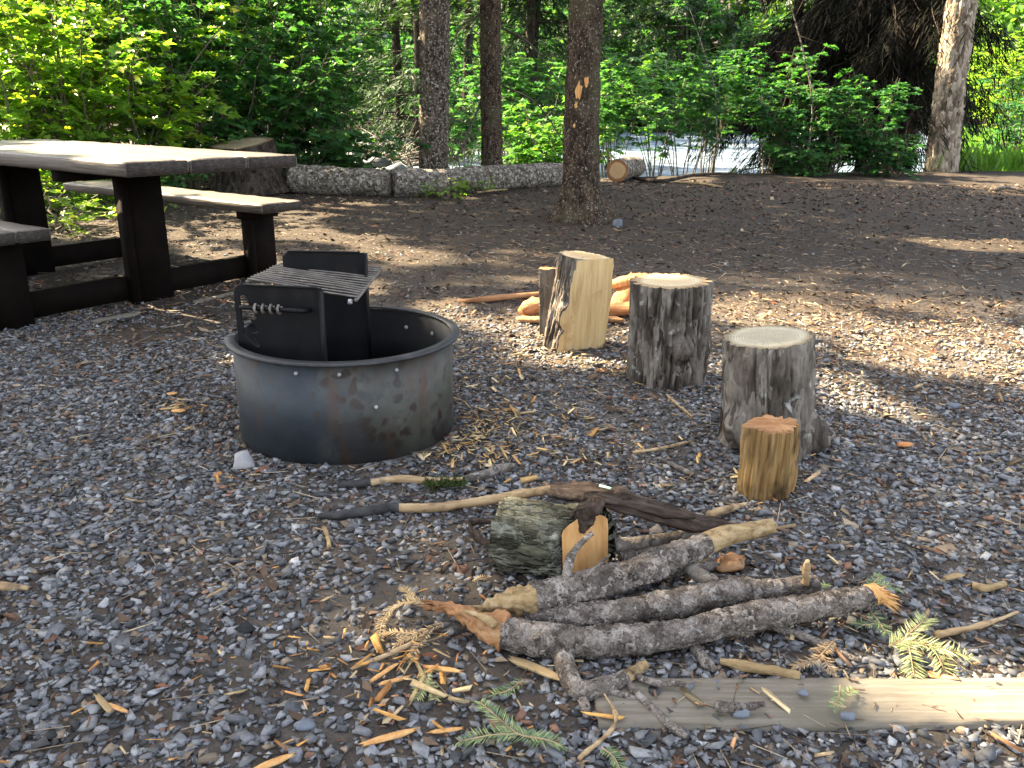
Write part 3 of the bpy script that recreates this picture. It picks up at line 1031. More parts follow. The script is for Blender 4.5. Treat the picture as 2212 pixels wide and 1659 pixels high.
def crown_leaves(base, zlo, zhi, rad, n, seed, L0=.20, cull=True, pal=NEEDLES):
    """conifer crown: tiers of drooping boughs of short needle sprays round the trunk"""
    rs = np.random.default_rng(seed)
    nb = 190
    bz = zlo + (zhi - zlo) * rs.random(nb) ** 1.25
    ba = rs.uniform(0, 6.283, nb)
    bl = rad * (1 - .85 * (bz - zlo) / (zhi - zlo)) * rs.uniform(.7, 1.1, nb)
    k = rs.choice(nb, n, p=bl / bl.sum())
    u = rs.random(n) ** .7
    lat = rs.normal(0, .14, n) * (bl[k] * (1.05 - u) + .4)
    d = np.c_[np.cos(ba[k]), np.sin(ba[k])]
    pos = np.c_[base[0] + d[:, 0] * bl[k] * u - d[:, 1] * lat, base[1] + d[:, 1] * bl[k] * u + d[:, 0] * lat, bz[k] + base[2] - .28 * bl[k] * u ** 1.6 + rs.normal(0, .10, n)]
    dirs = unit(np.c_[d[:, 0] - np.sign(lat) * d[:, 1], d[:, 1] + np.sign(lat) * d[:, 0], np.full(n, -.35)] + rs.normal(0, .35, (n, 3)))
    nrm = unit(np.c_[rs.normal(0, .5, n), rs.normal(0, .5, n), np.ones(n)])
    if cull:
        g = ~(in_gap(pos) | in_gap(pos + dirs * L0 * .5) | in_gap(pos + dirs * L0))  # drops sprays whose shadow would fall on the wanted sun patches
        pos, dirs, nrm = pos[g], dirs[g], nrm[g]
        n = len(pos)
    L = L0 * rs.uniform(.6, 1.3, n)
    c = np.array(pal)[rs.integers(0, len(pal), n)] * rs.uniform(.7, 1.3, (n, 1))
    return leaf_mesh(pos, dirs, nrm, L, L * .48, c, .1)


def tree(name, base, H, r, label, mat, crown=None, group=None, boughs=(), **k):
    e = empty(name, base, label, 'tree', group)
    V, F = trunk_mesh(base, H, r, **k)
    new_obj('trunk', np_mesh('trunk', V, F, True), M[mat], e)
    if crown:
        zlo, zhi, rad, n, seed = crown
        V, F, c = crown_leaves(base, zlo, zhi, rad, n, seed)
        new_obj('crown', np_mesh('crown', V, [F], False, c), M['needle'], e)
    for pts in boughs:
        c = curve_pts(pts, 12)
        m = MB().tube(c[:, :3], c[:, 3], 6)
        rs = np.random.default_rng(int(abs(c[0, 0] * 1000)) + 1)
        for q in range(3, 12):
            d = unit(rs.normal(0, 1, 3) + np.array([0, 0, -.5]))
            m.tube(np.array([c[q, :3], c[q, :3] + d * .12, c[q, :3] + d * .25 + [0, 0, -.04]]), [.004, .003, .001], 3)
        m.build('bough', M['twig'], e, True)
    return e


# the four trees standing on the site
b3 = P(1256, 480)
t3 = tree('fir_tree', (b3[0], b3[1] + .2, 0), 19, .172, 'fir tree with orange bark scar standing alone in front of the log border', 'bark_fir_b', (5.5, 19, 3.0, 20000, 31),
          flare=.75, seed=3, rough=.012, lean=(-.004, 0), roots=.8, step=.035, seg=64, furrow=.010)
for (px, py, w, h, seed) in [(1251, 198, .075, .19, 1), (1268, 178, .06, .12, 2), (1245, 228, .045, .07, 3), (1240, 270, .03, .045, 4)]:
    c = PD(px, py, b3[1] + .2)
    zz = c[2]
    a0 = math.atan2(c[0] - (b3[0] - .004 * zz), .172)
    rr = .172 * (1 - .75 * (zz / 19) ** 1.2) + .010
    pts = []
    rs = np.random.default_rng(seed)
    ring_n = 12
    cen = [b3[0] - .004 * zz + .02 * math.sin(zz * 1.3 + 3) + rr * math.sin(a0), b3[1] + .2 - rr * math.cos(a0) - .004, zz]
    V = [cen]
    for j in range(ring_n):
        t = j * 2 * math.pi / ring_n
        k = rs.uniform(.55, 1.1)
        dz = h * k * math.sin(t) * .5
        da = w * k * math.cos(t) * .5 / rr + .25 * dz
        V.append([b3[0] - .004 * zz + .02 * math.sin(zz * 1.3 + 3) + rr * math.sin(a0 + da), b3[1] + .2 - rr * math.cos(a0 + da), zz + dz])
    sc = new_obj('bark_scar', np_mesh('bark_scar', np.array(V), [np.array([[0, 1 + j, 1 + (j + 1) % ring_n] for j in range(ring_n)])]), M['split_orange'], t3)
    sc['label'] = 'orange scar where the bark is torn off'

t1 = tree('fir_tree', on_ground(X(938, 11.9), 11.9), 21, .205, 'thick lichen flecked fir trunk behind the log border beside the gravel bar', 'bark_fir', (6, 21, 3.2, 20000, 32),
          flare=.08, seed=5, rough=.014, lean=(.002, 0), step=.04, seg=64, furrow=.010)
z2 = 12.6
t2 = tree('fir_tree', on_ground(X(1060, z2), z2), 19, .155, 'slimmer brown fir trunk with bare dead boughs behind the log border', 'bark_fir_b', (6, 19, 2.6, 14000, 33),
          boughs=[[(*PD(1085, 185, 12.7), .016), (*PD(1160, 225, 12.4), .012), (*PD(1225, 320, 12.2), .006)],
                  [(*PD(1085, 60, 12.7), .018), (*PD(1150, 100, 12.3), .013), (*PD(1215, 190, 12.0), .006)],
                  [(*PD(1040, 215, 12.7), .02), (*PD(1025, 255, 12.3), .018), (*PD(985, 345, 11.7), .012)],
                  [(*PD(1040, 30, 12.6), .015), (*PD(995, 60, 12.2), .011), (*PD(965, 130, 12.0), .006)]],
          flare=.08, seed=8, rough=.012, lean=(.003, 0), step=.04, seg=56, furrow=.009)
b4 = P(2048, 372)
t4 = tree('conifer_tree', (b4[0], b4[1] + .3, 0), 20, .285, 'pale grey barked tree leaning at the edge of the bank, grass behind', 'bark_pale', (6.5, 20, 3.4, 15000, 34),
          flare=.10, seed=9, rough=.02, lean=(-.05, 0), step=.05, seg=64, furrow=.02)
b5 = (X(1955, 18.8), 18.8)
tree('conifer_tree', on_ground(*b5), 18, .27, 'dark shaded trunk close behind the pale leaning tree', 'bark_painted_shade', None, flare=.2, seed=10, rough=.02, lean=(-.05, 0), seg=40, step=.08)

# unseen firs added to shade the site, then the pair seen above the shrubs
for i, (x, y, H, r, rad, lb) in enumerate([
        (-9.7, 8.0, 19, .22, 5.0, 'unseen tall shade fir at the near left edge of the wood'), (-11.5, 14.5, 22, .25, 4.8, 'unseen tall shade fir inside the wood left of the shrubs'),
        (-13.0, 6.4, 21, .24, 4.8, 'unseen tall shade fir farthest left beside the campsite'), (-16.0, 11.5, 24, .26, 5.0, 'unseen tallest shade fir deep in the wood left of the campsite'),
        (-5.4, 1.5, 15, .2, 3.2, 'unseen shade fir beside the camera left of the picnic table'), (-7.2, 14.6, 21, .2, 4.8, 'unseen tall shade fir behind the left shrub thicket')]):
    tree('fir_tree', on_ground(x, y), H, r, lb, 'bark_dark', (4.6, H, rad, 30000, 60 + i), 'unseen shade firs left of the campsite', flare=.2, seed=20 + i, seg=16, step=.25)
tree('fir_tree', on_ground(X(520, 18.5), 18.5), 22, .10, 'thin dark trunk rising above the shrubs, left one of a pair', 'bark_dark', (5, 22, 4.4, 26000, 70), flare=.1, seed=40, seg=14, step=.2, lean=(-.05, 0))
tree('fir_tree', on_ground(X(556, 17.5), 17.5), 17, .07, 'thin dark trunk rising above the shrubs, right one of a pair', 'bark_dark', (5, 17, 3.2, 13000, 71), flare=.1, seed=41, seg=14, step=.2, lean=(-.03, 0))


tree('fir_tree', on_ground(X(1138, 23.0), 23.0), 19, .12, 'slim dark fir added for shade across the creek between slim trunk and scarred fir', 'bark_dark', (5, 19, 3.8, 26000, 72), flare=.1, seed=42, seg=14, step=.2, lean=(.01, 0))  # added so that its crown shades the dark conifers at right
# ---- drooping conifers in the wood behind
def droop_proto(name, seed, H=11, r=.16, nb=70, L0=.20, dead=False, rad=2.6):
    rs = np.random.default_rng(seed)
    m = MB()
    zs = np.linspace(0, H, 14)
    m.tube(np.c_[.04 * np.sin(zs), .04 * np.cos(zs), zs], r * (1 - .8 * zs / H), 10, cap=(False, False))
    LP, LD = [], []
    for k in range(nb):
        z0 = rs.uniform(.5, H * .97) if not dead else rs.uniform(.9, H * .8)
        az = rs.uniform(0, 6.283)
        bl = rad * (1 - .7 * z0 / H) * rs.uniform(.6, 1.15)
        d = np.array([math.cos(az), math.sin(az)])
        t = np.linspace(0, 1, 7)
        path = np.c_[d[0] * bl * t, d[1] * bl * t, z0 + bl * (.12 * t - (.55 if dead else .38) * t ** 2)]
        path[1:] += rs.normal(0, .03, (6, 3))
        m.tube(path, np.linspace(.02, .004, 7), 4, cap=(False, False))
        n = 150 if not dead else 230
        u = rs.uniform(.1, 1.03, n)
        q = np.c_[np.interp(u, t, path[:, 0]), np.interp(u, t, path[:, 1]), np.interp(u, t, path[:, 2])]
        lat = rs.normal(0, .16, n) * (1.2 - u) * bl * .6
        q[:, 0] += -d[1] * lat
        q[:, 1] += d[0] * lat
        q[:, 2] -= np.abs(lat) * .5 + rs.uniform(0, .22, n) * (1.6 if dead else 1)
        LP.append(q)
        s = np.sign(lat)
        LD.append(unit(np.c_[d[0] * .5 - s * d[1] * .6, d[1] * .5 + s * d[0] * .6, np.full(n, -1.1 if dead else -.55)] + rs.normal(0, .3, (n, 3))))
    LP, LD = np.vstack(LP), np.vstack(LD)
    n = len(LP)
    nr = unit(np.c_[rs.normal(0, .6, n), rs.normal(0, .6, n), np.ones(n)])
    L = L0 * rs.uniform(.5, 1.4, n)
    pal = np.array([(.010, .0088, .007), (.015, .0125, .010), (.010, .013, .008), (.022, .018, .014)] if dead else [(.03, .055, .028), (.045, .075, .04), (.02, .04, .022), (.06, .09, .05)])  # dead twig browns darkened to stand in for deep shade
    c = pal[rs.integers(0, 4, n)] * rs.uniform(.7, 1.3, (n, 1))
    V, F, cc = leaf_mesh(LP, LD, nr, L, L * (.07 if dead else .24), c, .05)
    lm = np_mesh(name + '_needles', V, [F], False, cc)
    lm.materials.append(M['dead_twig'] if dead else M['needle'])
    tm = np_mesh(name + '_trunk', np.concatenate(m.V), [np.concatenate(m.Q)], True)
    tm.materials.append(M['bark_dark'])
    return tm, lm


DROOP = [droop_proto('spruce', 81), droop_proto('spruce_b', 82, 12, .18, 80, .22, False, 3.0), droop_proto('dead_spruce', 83, 10, .17, 95, .26, True, 2.4)]


def conifer(k, px, y, sc, rz, label, group=None):
    e = empty('conifer_tree', on_ground(X(px, y), y), label, 'tree', group)
    e.rotation_euler = (0, 0, rz)
    e.scale = (sc, sc, sc)
    for nm, me in zip(('trunk', 'crown'), DROOP[k]):
        o = bpy.data.objects.new(nm, me)
        COL.objects.link(o)
        o.parent = e
    return e


CW = 'drooping conifers along the creek'
conifer(1, 862, 29.0, 1.0, .3, 'drooping grey green conifer beside the gravel bar, left of the thick trunk', CW)
conifer(0, 905, 27.0, 1.1, 1.3, 'shaded conifer directly behind the thick lichen flecked trunk', CW)
conifer(0, 1010, 30.0, 1.2, 2.3, 'conifer seen between the two trunks behind the log border', CW)
conifer(1, 1150, 24.0, 1.0, 4.3, 'conifer with spreading boughs above the bright bush', CW)
conifer(0, 1235, 44.0, 1.6, 5.3, 'conifer behind the scarred fir across the creek', CW)
conifer(1, 1450, 66.0, 1.9, .9, 'conifer over the creek right of the scarred fir', CW)
conifer(2, 1690, 20.5, 1.0, 1.9, 'dark conifer with hanging dead twigs, leftmost of the dark group', 'dark twiggy conifers at right')
conifer(2, 1790, 19.5, 1.1, 2.9, 'dark conifer with hanging dead twigs in the middle of the dark group', 'dark twiggy conifers at right')
conifer(2, 1870, 18.8, 1.1, 3.9, 'dark conifer with hanging dead twigs, second from the pale tree', 'dark twiggy conifers at right')
conifer(2, 1940, 18.2, 1.0, 5.2, 'dark conifer with hanging dead twigs, nearest the pale tree', 'dark twiggy conifers at right')
conifer(1, 1880, 23.5, 1.2, 5.9, 'green conifer standing behind the dark twiggy group', CW)

# ---- shrubs: left thicket behind the table
SL = 'shrubs behind the picnic table'
left = [(20, 9.2, 0, 1.05, 'leaf_sun_painted', 'bright yellow green shrub at the left edge behind the table'), (150, 9.6, 1, 1.0, 'leaf_sun_painted', 'bright yellow green shrub behind the middle of the tabletop'),
        (285, 10.2, 2, 1.15, 'leaf_sun_painted', 'sunlit shrub with arching sprays behind the tabletop corner'), (400, 11.0, 1, 1.0, 'leaf', 'half lit green shrub left of the big cut stump'),
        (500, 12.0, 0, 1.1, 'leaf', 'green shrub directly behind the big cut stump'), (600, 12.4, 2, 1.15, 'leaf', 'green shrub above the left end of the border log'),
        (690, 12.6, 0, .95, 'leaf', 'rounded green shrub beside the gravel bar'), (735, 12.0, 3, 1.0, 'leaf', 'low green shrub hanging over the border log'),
        (660, 11.7, 3, .95, 'leaf', 'low leafy shrub between cut stump and border log'), (40, 8.4, 3, .8, 'leaf_sun_painted', 'low sunlit shrub under the left end of the table'),
        (200, 8.6, 3, .55, 'leaf_sun_painted', 'small sunlit plant seen under the tabletop'), (330, 9.6, 3, .6, 'leaf', 'small leafy plant seen under the bench')]
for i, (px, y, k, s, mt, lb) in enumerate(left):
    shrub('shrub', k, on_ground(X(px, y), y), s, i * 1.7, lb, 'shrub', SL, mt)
for i, (px, y, k, s, mt) in enumerate([(-40, 11, 4, .9, 'leaf_sun_painted'), (90, 11.5, 4, .9, 'leaf_sun_painted'), (210, 12, 4, .95, 'leaf_sun_painted'), (330, 12.6, 4, .95, 'leaf'), (450, 13.5, 4, 1.0, 'leaf'), (560, 14, 4, 1.0, 'leaf'),
                                       (650, 14.5, 4, 1.0, 'leaf'), (720, 15.5, 4, .95, 'leaf'), (20, 14, 4, 1.3, 'leaf_sun_painted'), (180, 15, 4, 1.4, 'leaf_sun_painted'), (320, 16, 4, 1.4, 'leaf'), (470, 17, 4, 1.4, 'leaf'), (600, 18, 4, 1.4, 'leaf')]):
    shrub('shrub', k, on_ground(X(px, y), y), s, i * 2.1 + .5, 'tall leafy shrub in the rear rows of the left thicket', 'shrub', 'rear shrubs of the left thicket', mt)
# middle and right
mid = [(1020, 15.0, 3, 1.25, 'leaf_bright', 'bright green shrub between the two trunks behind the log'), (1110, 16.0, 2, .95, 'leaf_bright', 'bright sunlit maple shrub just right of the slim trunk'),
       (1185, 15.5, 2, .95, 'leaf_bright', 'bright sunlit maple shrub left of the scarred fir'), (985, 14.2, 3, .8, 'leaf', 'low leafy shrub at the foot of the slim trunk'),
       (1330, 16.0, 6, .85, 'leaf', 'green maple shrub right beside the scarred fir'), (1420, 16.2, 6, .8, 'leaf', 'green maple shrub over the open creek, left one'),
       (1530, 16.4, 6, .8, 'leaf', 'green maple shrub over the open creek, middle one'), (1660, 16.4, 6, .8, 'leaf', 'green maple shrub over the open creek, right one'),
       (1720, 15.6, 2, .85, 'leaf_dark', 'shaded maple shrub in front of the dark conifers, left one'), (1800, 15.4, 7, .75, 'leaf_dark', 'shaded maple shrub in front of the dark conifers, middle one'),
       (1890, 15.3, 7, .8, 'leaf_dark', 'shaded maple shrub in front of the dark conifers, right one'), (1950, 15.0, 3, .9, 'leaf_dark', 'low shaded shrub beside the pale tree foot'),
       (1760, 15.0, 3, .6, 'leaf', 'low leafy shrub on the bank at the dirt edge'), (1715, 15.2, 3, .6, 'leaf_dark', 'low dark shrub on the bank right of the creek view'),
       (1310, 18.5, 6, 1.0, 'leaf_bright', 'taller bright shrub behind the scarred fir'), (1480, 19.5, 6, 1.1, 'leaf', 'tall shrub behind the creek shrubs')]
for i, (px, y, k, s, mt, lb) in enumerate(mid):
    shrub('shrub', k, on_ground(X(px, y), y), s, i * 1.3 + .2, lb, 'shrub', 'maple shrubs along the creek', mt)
for i, px in enumerate(range(650, 1800, 55)):
    y = (40.5 if px < 1250 else 64.0) + (i * 37 % 11) * .35
    shrub('shrub', (4, 7, 0)[i % 3], on_ground(X(px, y), y), (1.7 if px < 1250 else 2.3) + (i * 13 % 7) * .12, i * 1.9, 'leafy shrub in the green band along the far bank of the creek', 'shrub', 'shrubs along the far bank', ('leaf', 'leaf_bright', 'leaf')[i % 3])
for i, (px, y, sc_) in enumerate([(1000, 21, 1.0), (1090, 23, 1.1), (1180, 21.5, 1.1), (930, 33, 1.6)]):
    shrub('shrub', 6, on_ground(X(px, y), y), sc_, i * 2.3, 'tall maple bush standing at the water behind the nearer shrubs', 'shrub', 'bushes at the water', 'leaf')
# pale sapling stems rising out of the right hand shrubs
for pts, lb in (([(1745, 330, 15.2, .018), (1755, 230, 15.2, .016), (1740, 130, 15.2, .014), (1705, 0, 15.2, .010), (1690, -60, 15.2, .006)], 'slender pale sapling stem among the shaded shrubs'),
                ([(1548, 300, 15.8, .014), (1545, 200, 15.8, .012), (1520, 110, 15.8, .010), (1490, 20, 15.8, .007)], 'slender grey sapling stem over the creek shrubs')):
    c = curve_pts([(*PD(a, b, y), r) for a, b, y, r in pts], 16)
    g0 = on_ground(c[0, 0], c[0, 1])
    c = np.vstack([[g0[0], g0[1], g0[2], c[0, 3] * 1.1], c])
    e = empty('sapling', g0, lb, 'sapling')
    MB().tube(c[:, :3], c[:, 3], 7).build('stem', M['bark_log'], e, True)
    tw_ = MB()
    for j in range(5, 15):
        d = unit(rng.normal(0, 1, 3) * [1, .6, .6] + [0, 0, .3])
        tw_.tube(np.array([c[j, :3], c[j, :3] + d * .25, c[j, :3] + d * .5]), [.004, .003, .001], 4)
    tw_.build('twig', M['stem'], e, True)
# seedlings by the logs
for i, (px, py, s, lb) in enumerate([(965, 428, .6, 'tiny seedling at the foot of the border log'), (1010, 418, .7, 'small seedling in front of the border log'), (125, 500, 1.0, 'small bright plant by the dark table leg'),
                                     (225, 455, 1.1, 'small plant growing under the table'), (195, 430, 1.2, 'leafy plant growing at the thicket edge under the table')]):
    b = P(px, py)
    shrub('seedling', 5, (b[0], b[1], 0), s, i * 1.1, lb, 'plant', None, 'leaf_sun_painted')

# ---- far wood over the creek, and the sunny bank at the right
pos, dr, nr, LL, cc = [], [], [], [], []
rs = np.random.default_rng(99)
for k in range(170):
    u = rs.uniform(-.85, .85)
    far = 20 * float(sstep(.07, .12, u)) + 42 * float(sstep(.36, .5, u))
    y = 47 + far + rs.uniform(0, 22)
    x = u * y
    rad = rs.uniform(2.0, 4.0) * (1 + far / 90)
    hz = rs.uniform(.5, 9) * (1 + far / 120)
    n = 420
    v = unit(rs.normal(0, 1, (n, 3))) * rad * rs.uniform(.55, 1.05, (n, 1)) * [1, 1, 1.15]
    pos.append(v + [x, y, float(gz(x, y)) + hz])
    dr.append(unit(rs.normal(0, 1, (n, 3)) + [0, 0, -.3]))
    nr.append(unit(rs.normal(0, .5, (n, 3)) + [0, -.3, 1]))
    LL.append(rs.uniform(.3, .75, n) * (1 + far / 70))
    g = np.array([(.04, .085, .03), (.055, .11, .03), (.03, .06, .03), (.075, .14, .03)][rs.integers(0, 4)]) if far < 25 else np.array([(.12, .22, .04), (.16, .26, .05)][rs.integers(0, 2)])
    cc.append(g * rs.uniform(.7, 1.3, (n, 1)))
pos, dr, nr, LL, cc = np.vstack(pos), np.vstack(dr), np.vstack(nr), np.concatenate(LL), np.vstack(cc)
V, F, c = leaf_mesh(pos, dr, nr, LL, LL * .8, cc)
fw = new_obj('far_wood', np_mesh('far_wood', V, [F], False, c), M['leaf'])
tag(fw, 'sunlit mixed wood on the far bank of the creek', 'wood', kind='stuff')
# grass beyond the bank at the right
n = 26000
q = np.c_[rs.uniform(7.5, 34, n * 3), rs.uniform(15.2, 48, n * 3)]
u = q[:, 0] / q[:, 1]
q = q[(u > .485) & (u < .75) & (q[:, 1] > edge_y(q[:, 0]) + .6)][:n]
n = len(q)
gp = np.c_[q, gz(q[:, 0], q[:, 1])]
ga = rs.uniform(0, 6.283, n)
gd = unit(np.c_[np.cos(ga) * .35, np.sin(ga) * .35, np.ones(n)])
GL = rs.uniform(.2, .6, n) * (1 + (q[:, 1] - 15) / 40)
gc = np.array([(.10, .22, .03), (.14, .26, .04), (.08, .17, .03)])[rs.integers(0, 3, n)] * rs.uniform(.8, 1.2, (n, 1))
V, F, c = leaf_mesh(gp, gd, unit(np.c_[np.cos(ga + 1.5), np.sin(ga + 1.5), np.zeros(n)]), GL, GL * .10, gc, .05)
gr = new_obj('grass', np_mesh('grass', V, [F], False, c), M['leaf'])
tag(gr, 'tall bright grass on the sunny bank beyond the pale tree', 'grass', kind='stuff')
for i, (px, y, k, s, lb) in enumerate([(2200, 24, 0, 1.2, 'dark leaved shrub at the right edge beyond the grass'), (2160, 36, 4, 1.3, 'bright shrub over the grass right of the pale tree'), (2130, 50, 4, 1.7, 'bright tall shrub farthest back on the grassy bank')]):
    shrub('shrub', k, on_ground(X(px, y), y), s, i * 2.2, lb, 'shrub', 'shrubs on the grassy bank', 'leaf_dark' if i == 0 else 'leaf_sun_painted')
# driftwood heap on the gravel bar
dw = empty('driftwood_heap', on_ground(X(830, 23), 23), 'grey heap of dead driftwood branches on the gravel bar', 'driftwood')
for k in range(46):
    a = rng.uniform(-.5, 3.6)
    x0 = X(rng.uniform(780, 905), 23)
    y0 = 23 + rng.uniform(-.8, .8)
    z0 = float(gz(x0, y0)) + rng.uniform(.02, .5)
    d = np.array([math.cos(a), rng.uniform(-.5, .5), abs(math.sin(a)) * .8])
    L_ = rng.uniform(.5, 1.5)
    MB().tube(np.array([[x0, y0, z0], np.array([x0, y0, z0]) + d * L_ * .5 + rng.normal(0, .06, 3), np.array([x0, y0, z0]) + d * L_]), [.02, .014, .006], 5).build('branch', M['bark_log'], dw, True)


# ================================================================== THINGS ON THE SITE
def mesh_obj(name, V, F, mat, parent=None, smooth=False, M4=None):
    o = new_obj(name, np_mesh(name, V, F, smooth), mat, None)
    if M4 is not None:
        o.matrix_world = M4
    if parent is not None:
        mw = o.matrix_world.copy()
        o.parent = parent
        o.matrix_parent_inverse = parent.matrix_world.inverted()
        o.matrix_basis = mw
    return o


def axes_matrix(o, x, y, z):
    m = Matrix.Identity(4)
    for i, a in enumerate((x, y, z)):
        for j in range(3):
            m[j][i] = float(a[j])
    for j in range(3):
        m[j][3] = float(o[j])
    return m


def plank_mesh(L, W, T, seed=0, wav=.006, ns=36, bev=.008, axis='y', notch=None, rough_top=.0015):
    """a worn plank from 0 to L along one axis, top at z=0"""
    rs = np.random.default_rng(seed)
    ph = rs.uniform(0, 9, 6)
    pr = []
    nw = 5
    b = bev
    pr += [(-W / 2 + b, -T), (W / 2 - b, -T), (W / 2, -T + b), (W / 2, -b), (W / 2 - b * .8, -b * .25)]
    pr += [(W / 2 - b - (W - 2 * b) * k / nw, 0) for k in range(nw + 1)]
    pr += [(-W / 2 + b * .2, -b * .35), (-W / 2, -b), (-W / 2, -T + b)]
    pr = np.array(pr)
    m = len(pr)
    V = []
    ts = np.concatenate([[0, b / L * .6], np.linspace(0, 1, ns)[1:-1], [1 - b / L * .6, 1]])
    for i, t in enumerate(ts):
        end = 1.0 - .6 * b / W if i in (0, len(ts) - 1) else 1.0
        y = t * L
        p = pr.copy() * [end, 1]
        if i in (0, len(ts) - 1):
            p[:, 1] = -T / 2 + (p[:, 1] + T / 2) * (1 - b / T)
        e = wav * (math.sin(y * 3.1 + ph[0]) + .6 * math.sin(y * 7.3 + ph[1]) + .35 * math.sin(y * 17 + ph[2]))
        e2 = wav * (math.sin(y * 2.7 + ph[3]) + .6 * math.sin(y * 8.3 + ph[4]) + .35 * math.sin(y * 15 + ph[5]))
        p[:, 0] += np.where(p[:, 0] > 0, e, e2) * (np.abs(p[:, 0]) > W * .4)
        p[:, 1] += rough_top * rs.normal(0, 1, m) * (p[:, 1] > -T * .3)
        if notch is not None and y < .12:
            k = np.exp(-((p[:, 0] - notch) / .03) ** 2) * (p[:, 1] > -T * .3)
            p[:, 1] -= k * .018
        V += [(q[0], y, q[1]) for q in p]
    V = np.array(V)
    if axis == 'x':
        V = np.c_[V[:, 1], -V[:, 0], V[:, 2]]
    n = len(ts)
    idx = np.arange(n * m).reshape(n, m)
    a, c = idx[:-1], idx[1:]
    Q = np.stack([a, c, np.roll(c, -1, 1), np.roll(a, -1, 1)], -1).reshape(-1, 4)
    k = n * m
    V = np.vstack([V, V[:m].mean(0), V[-m:].mean(0)])
    Tr = [[k, j, (j + 1) % m] for j in range(m)] + [[k + 1, (n - 1) * m + (j + 1) % m, (n - 1) * m + j] for j in range(m)]
    return V, [Q, np.array(Tr)]


# ---- picnic table (own frame: x across, y along, towards the wood)
T_PHI = R(56.7)
tb = empty('picnic_table', (-1.49, 4.31, 0), 'weathered wooden picnic table on dark legs with attached benches', 'picnic table', rz=T_PHI)
TMW = tb.matrix_world.copy()


def tpart(name, V, F, mat, off=(0, 0, 0), smooth=False):
    o = new_obj(name, np_mesh(name, np.asarray(V), F, smooth), mat)
    o.parent = tb
    o.location = off
    return o


TW, TZ, TT, TL = 1.058, .828, .068, 2.55
pw = TW / 3
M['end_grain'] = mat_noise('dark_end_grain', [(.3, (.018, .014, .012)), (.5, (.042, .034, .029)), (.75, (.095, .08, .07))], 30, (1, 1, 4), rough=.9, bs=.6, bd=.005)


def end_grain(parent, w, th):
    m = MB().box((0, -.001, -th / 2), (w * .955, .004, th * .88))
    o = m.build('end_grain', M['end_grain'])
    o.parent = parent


for k in range(3):
    V, F = plank_mesh(TL - [0, .004, .012][k], pw - .014, TT, 100 + k, .005, 40, .013)
    pk = tpart('plank', V, F, M['old_table'], (-TW / 2 + pw * (k + .5), [0, .006, .012][k], TZ - .002 * k))
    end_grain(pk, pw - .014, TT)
BX, BZ, BW, BT, B0 = .81, .504, .325, .058, .485
V, F = plank_mesh(TL - .35, BW, BT, 110, .008, 40, .012, notch=.10)
b_ = tpart('bench_plank', V, F, M['old_table'], (BX, B0, BZ))
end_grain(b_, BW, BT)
for k in (0, 1):
    V, F = plank_mesh(TL - .35, BW / 2 - .005, BT, 111 + k, .004, 40, .01)
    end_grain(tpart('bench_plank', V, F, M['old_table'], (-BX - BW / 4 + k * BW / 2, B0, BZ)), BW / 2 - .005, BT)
for ys in (.72, 2.0):
    for (x, w, h) in ((0, .245, TZ - TT - .06), (BX, .20, BZ - BT - .05), (-BX, .24, BZ - BT - .05)):
        m = MB().box((x, ys, h / 2 - .01), (w, .055, h + .02)).box((x - w / 2 + .012, ys - .0, h / 2 - .012), (.030, .085, h + .012))
        m2 = m.build('leg', M['table_paint'])
        m2.parent = tb
    m = MB().box((0, ys + .06, .085), (2 * BX + .2, .05, .135))
    o = m.build('foot_beam', M['table_paint'])
    o.parent = tb
    o = MB().box((0, ys + .005, TZ - TT - .034), (TW - .16, .075, .062)).build('top_support', M['table_paint'])
    o.parent = tb
    for sx in (-1, 1):
        o = MB().box((sx * BX, ys + .005, BZ - BT - .028), (BW - .05, .07, .05)).build('bench_support', M['table_paint'])
        o.parent = tb
# flush timber edging in the ground beside the table
for (a, b, c, d, lb) in ((420, 655, 520, 632, 'thin edging board sunk in the ground right of the table foot'), (200, 698, 300, 678, 'thin edging board sunk in the ground left of the table foot')):
    p0, p1 = P(a, b), P(c, d)
    x = unit(p1 - p0)
    V, F = plank_mesh(float(np.linalg.norm(p1 - p0)), .035, .04, 5, .002, 12, .004, 'x')
    o = mesh_obj('edging_board', V, F, M['board'], None, False, axes_matrix([p0[0], p0[1], .014], x, np.cross([0, 0, 1], x), [0, 0, 1]))
    tag(o, lb, 'board')

# ---- fire ring
fr = empty('fire_ring', (RING_C[0], RING_C[1], 0), 'round stained steel campfire ring with a hinged cooking grate', 'fire ring')


def lathe(profile, n=96, a0=0.0, a1=2 * math.pi, closed=True):
    profile = np.asarray(profile)
    m = len(profile)
    full = abs(a1 - a0 - 2 * math.pi) < 1e-6
    angs = np.linspace(a0, a1, n, endpoint=not full)
    V = np.stack([np.stack([profile[:, 0] * math.cos(a), profile[:, 0] * math.sin(a), profile[:, 1]], -1) for a in angs]).reshape(-1, 3)
    idx = np.arange(n * m).reshape(n, m)
    nx = np.roll(idx, -1, 0) if full else idx
    A, B = (idx, nx) if full else (idx[:-1], idx[1:])
    Q = np.stack([A, B, np.roll(B, -1, 1), np.roll(A, -1, 1)], -1).reshape(-1, 4)
    F = [Q]
    if not full:
        F.append(np.array([list(range(m))[::-1], [(n - 1) * m + j for j in range(m)]]) if m == 4 else np.zeros((0, 3), int))
    return V, F


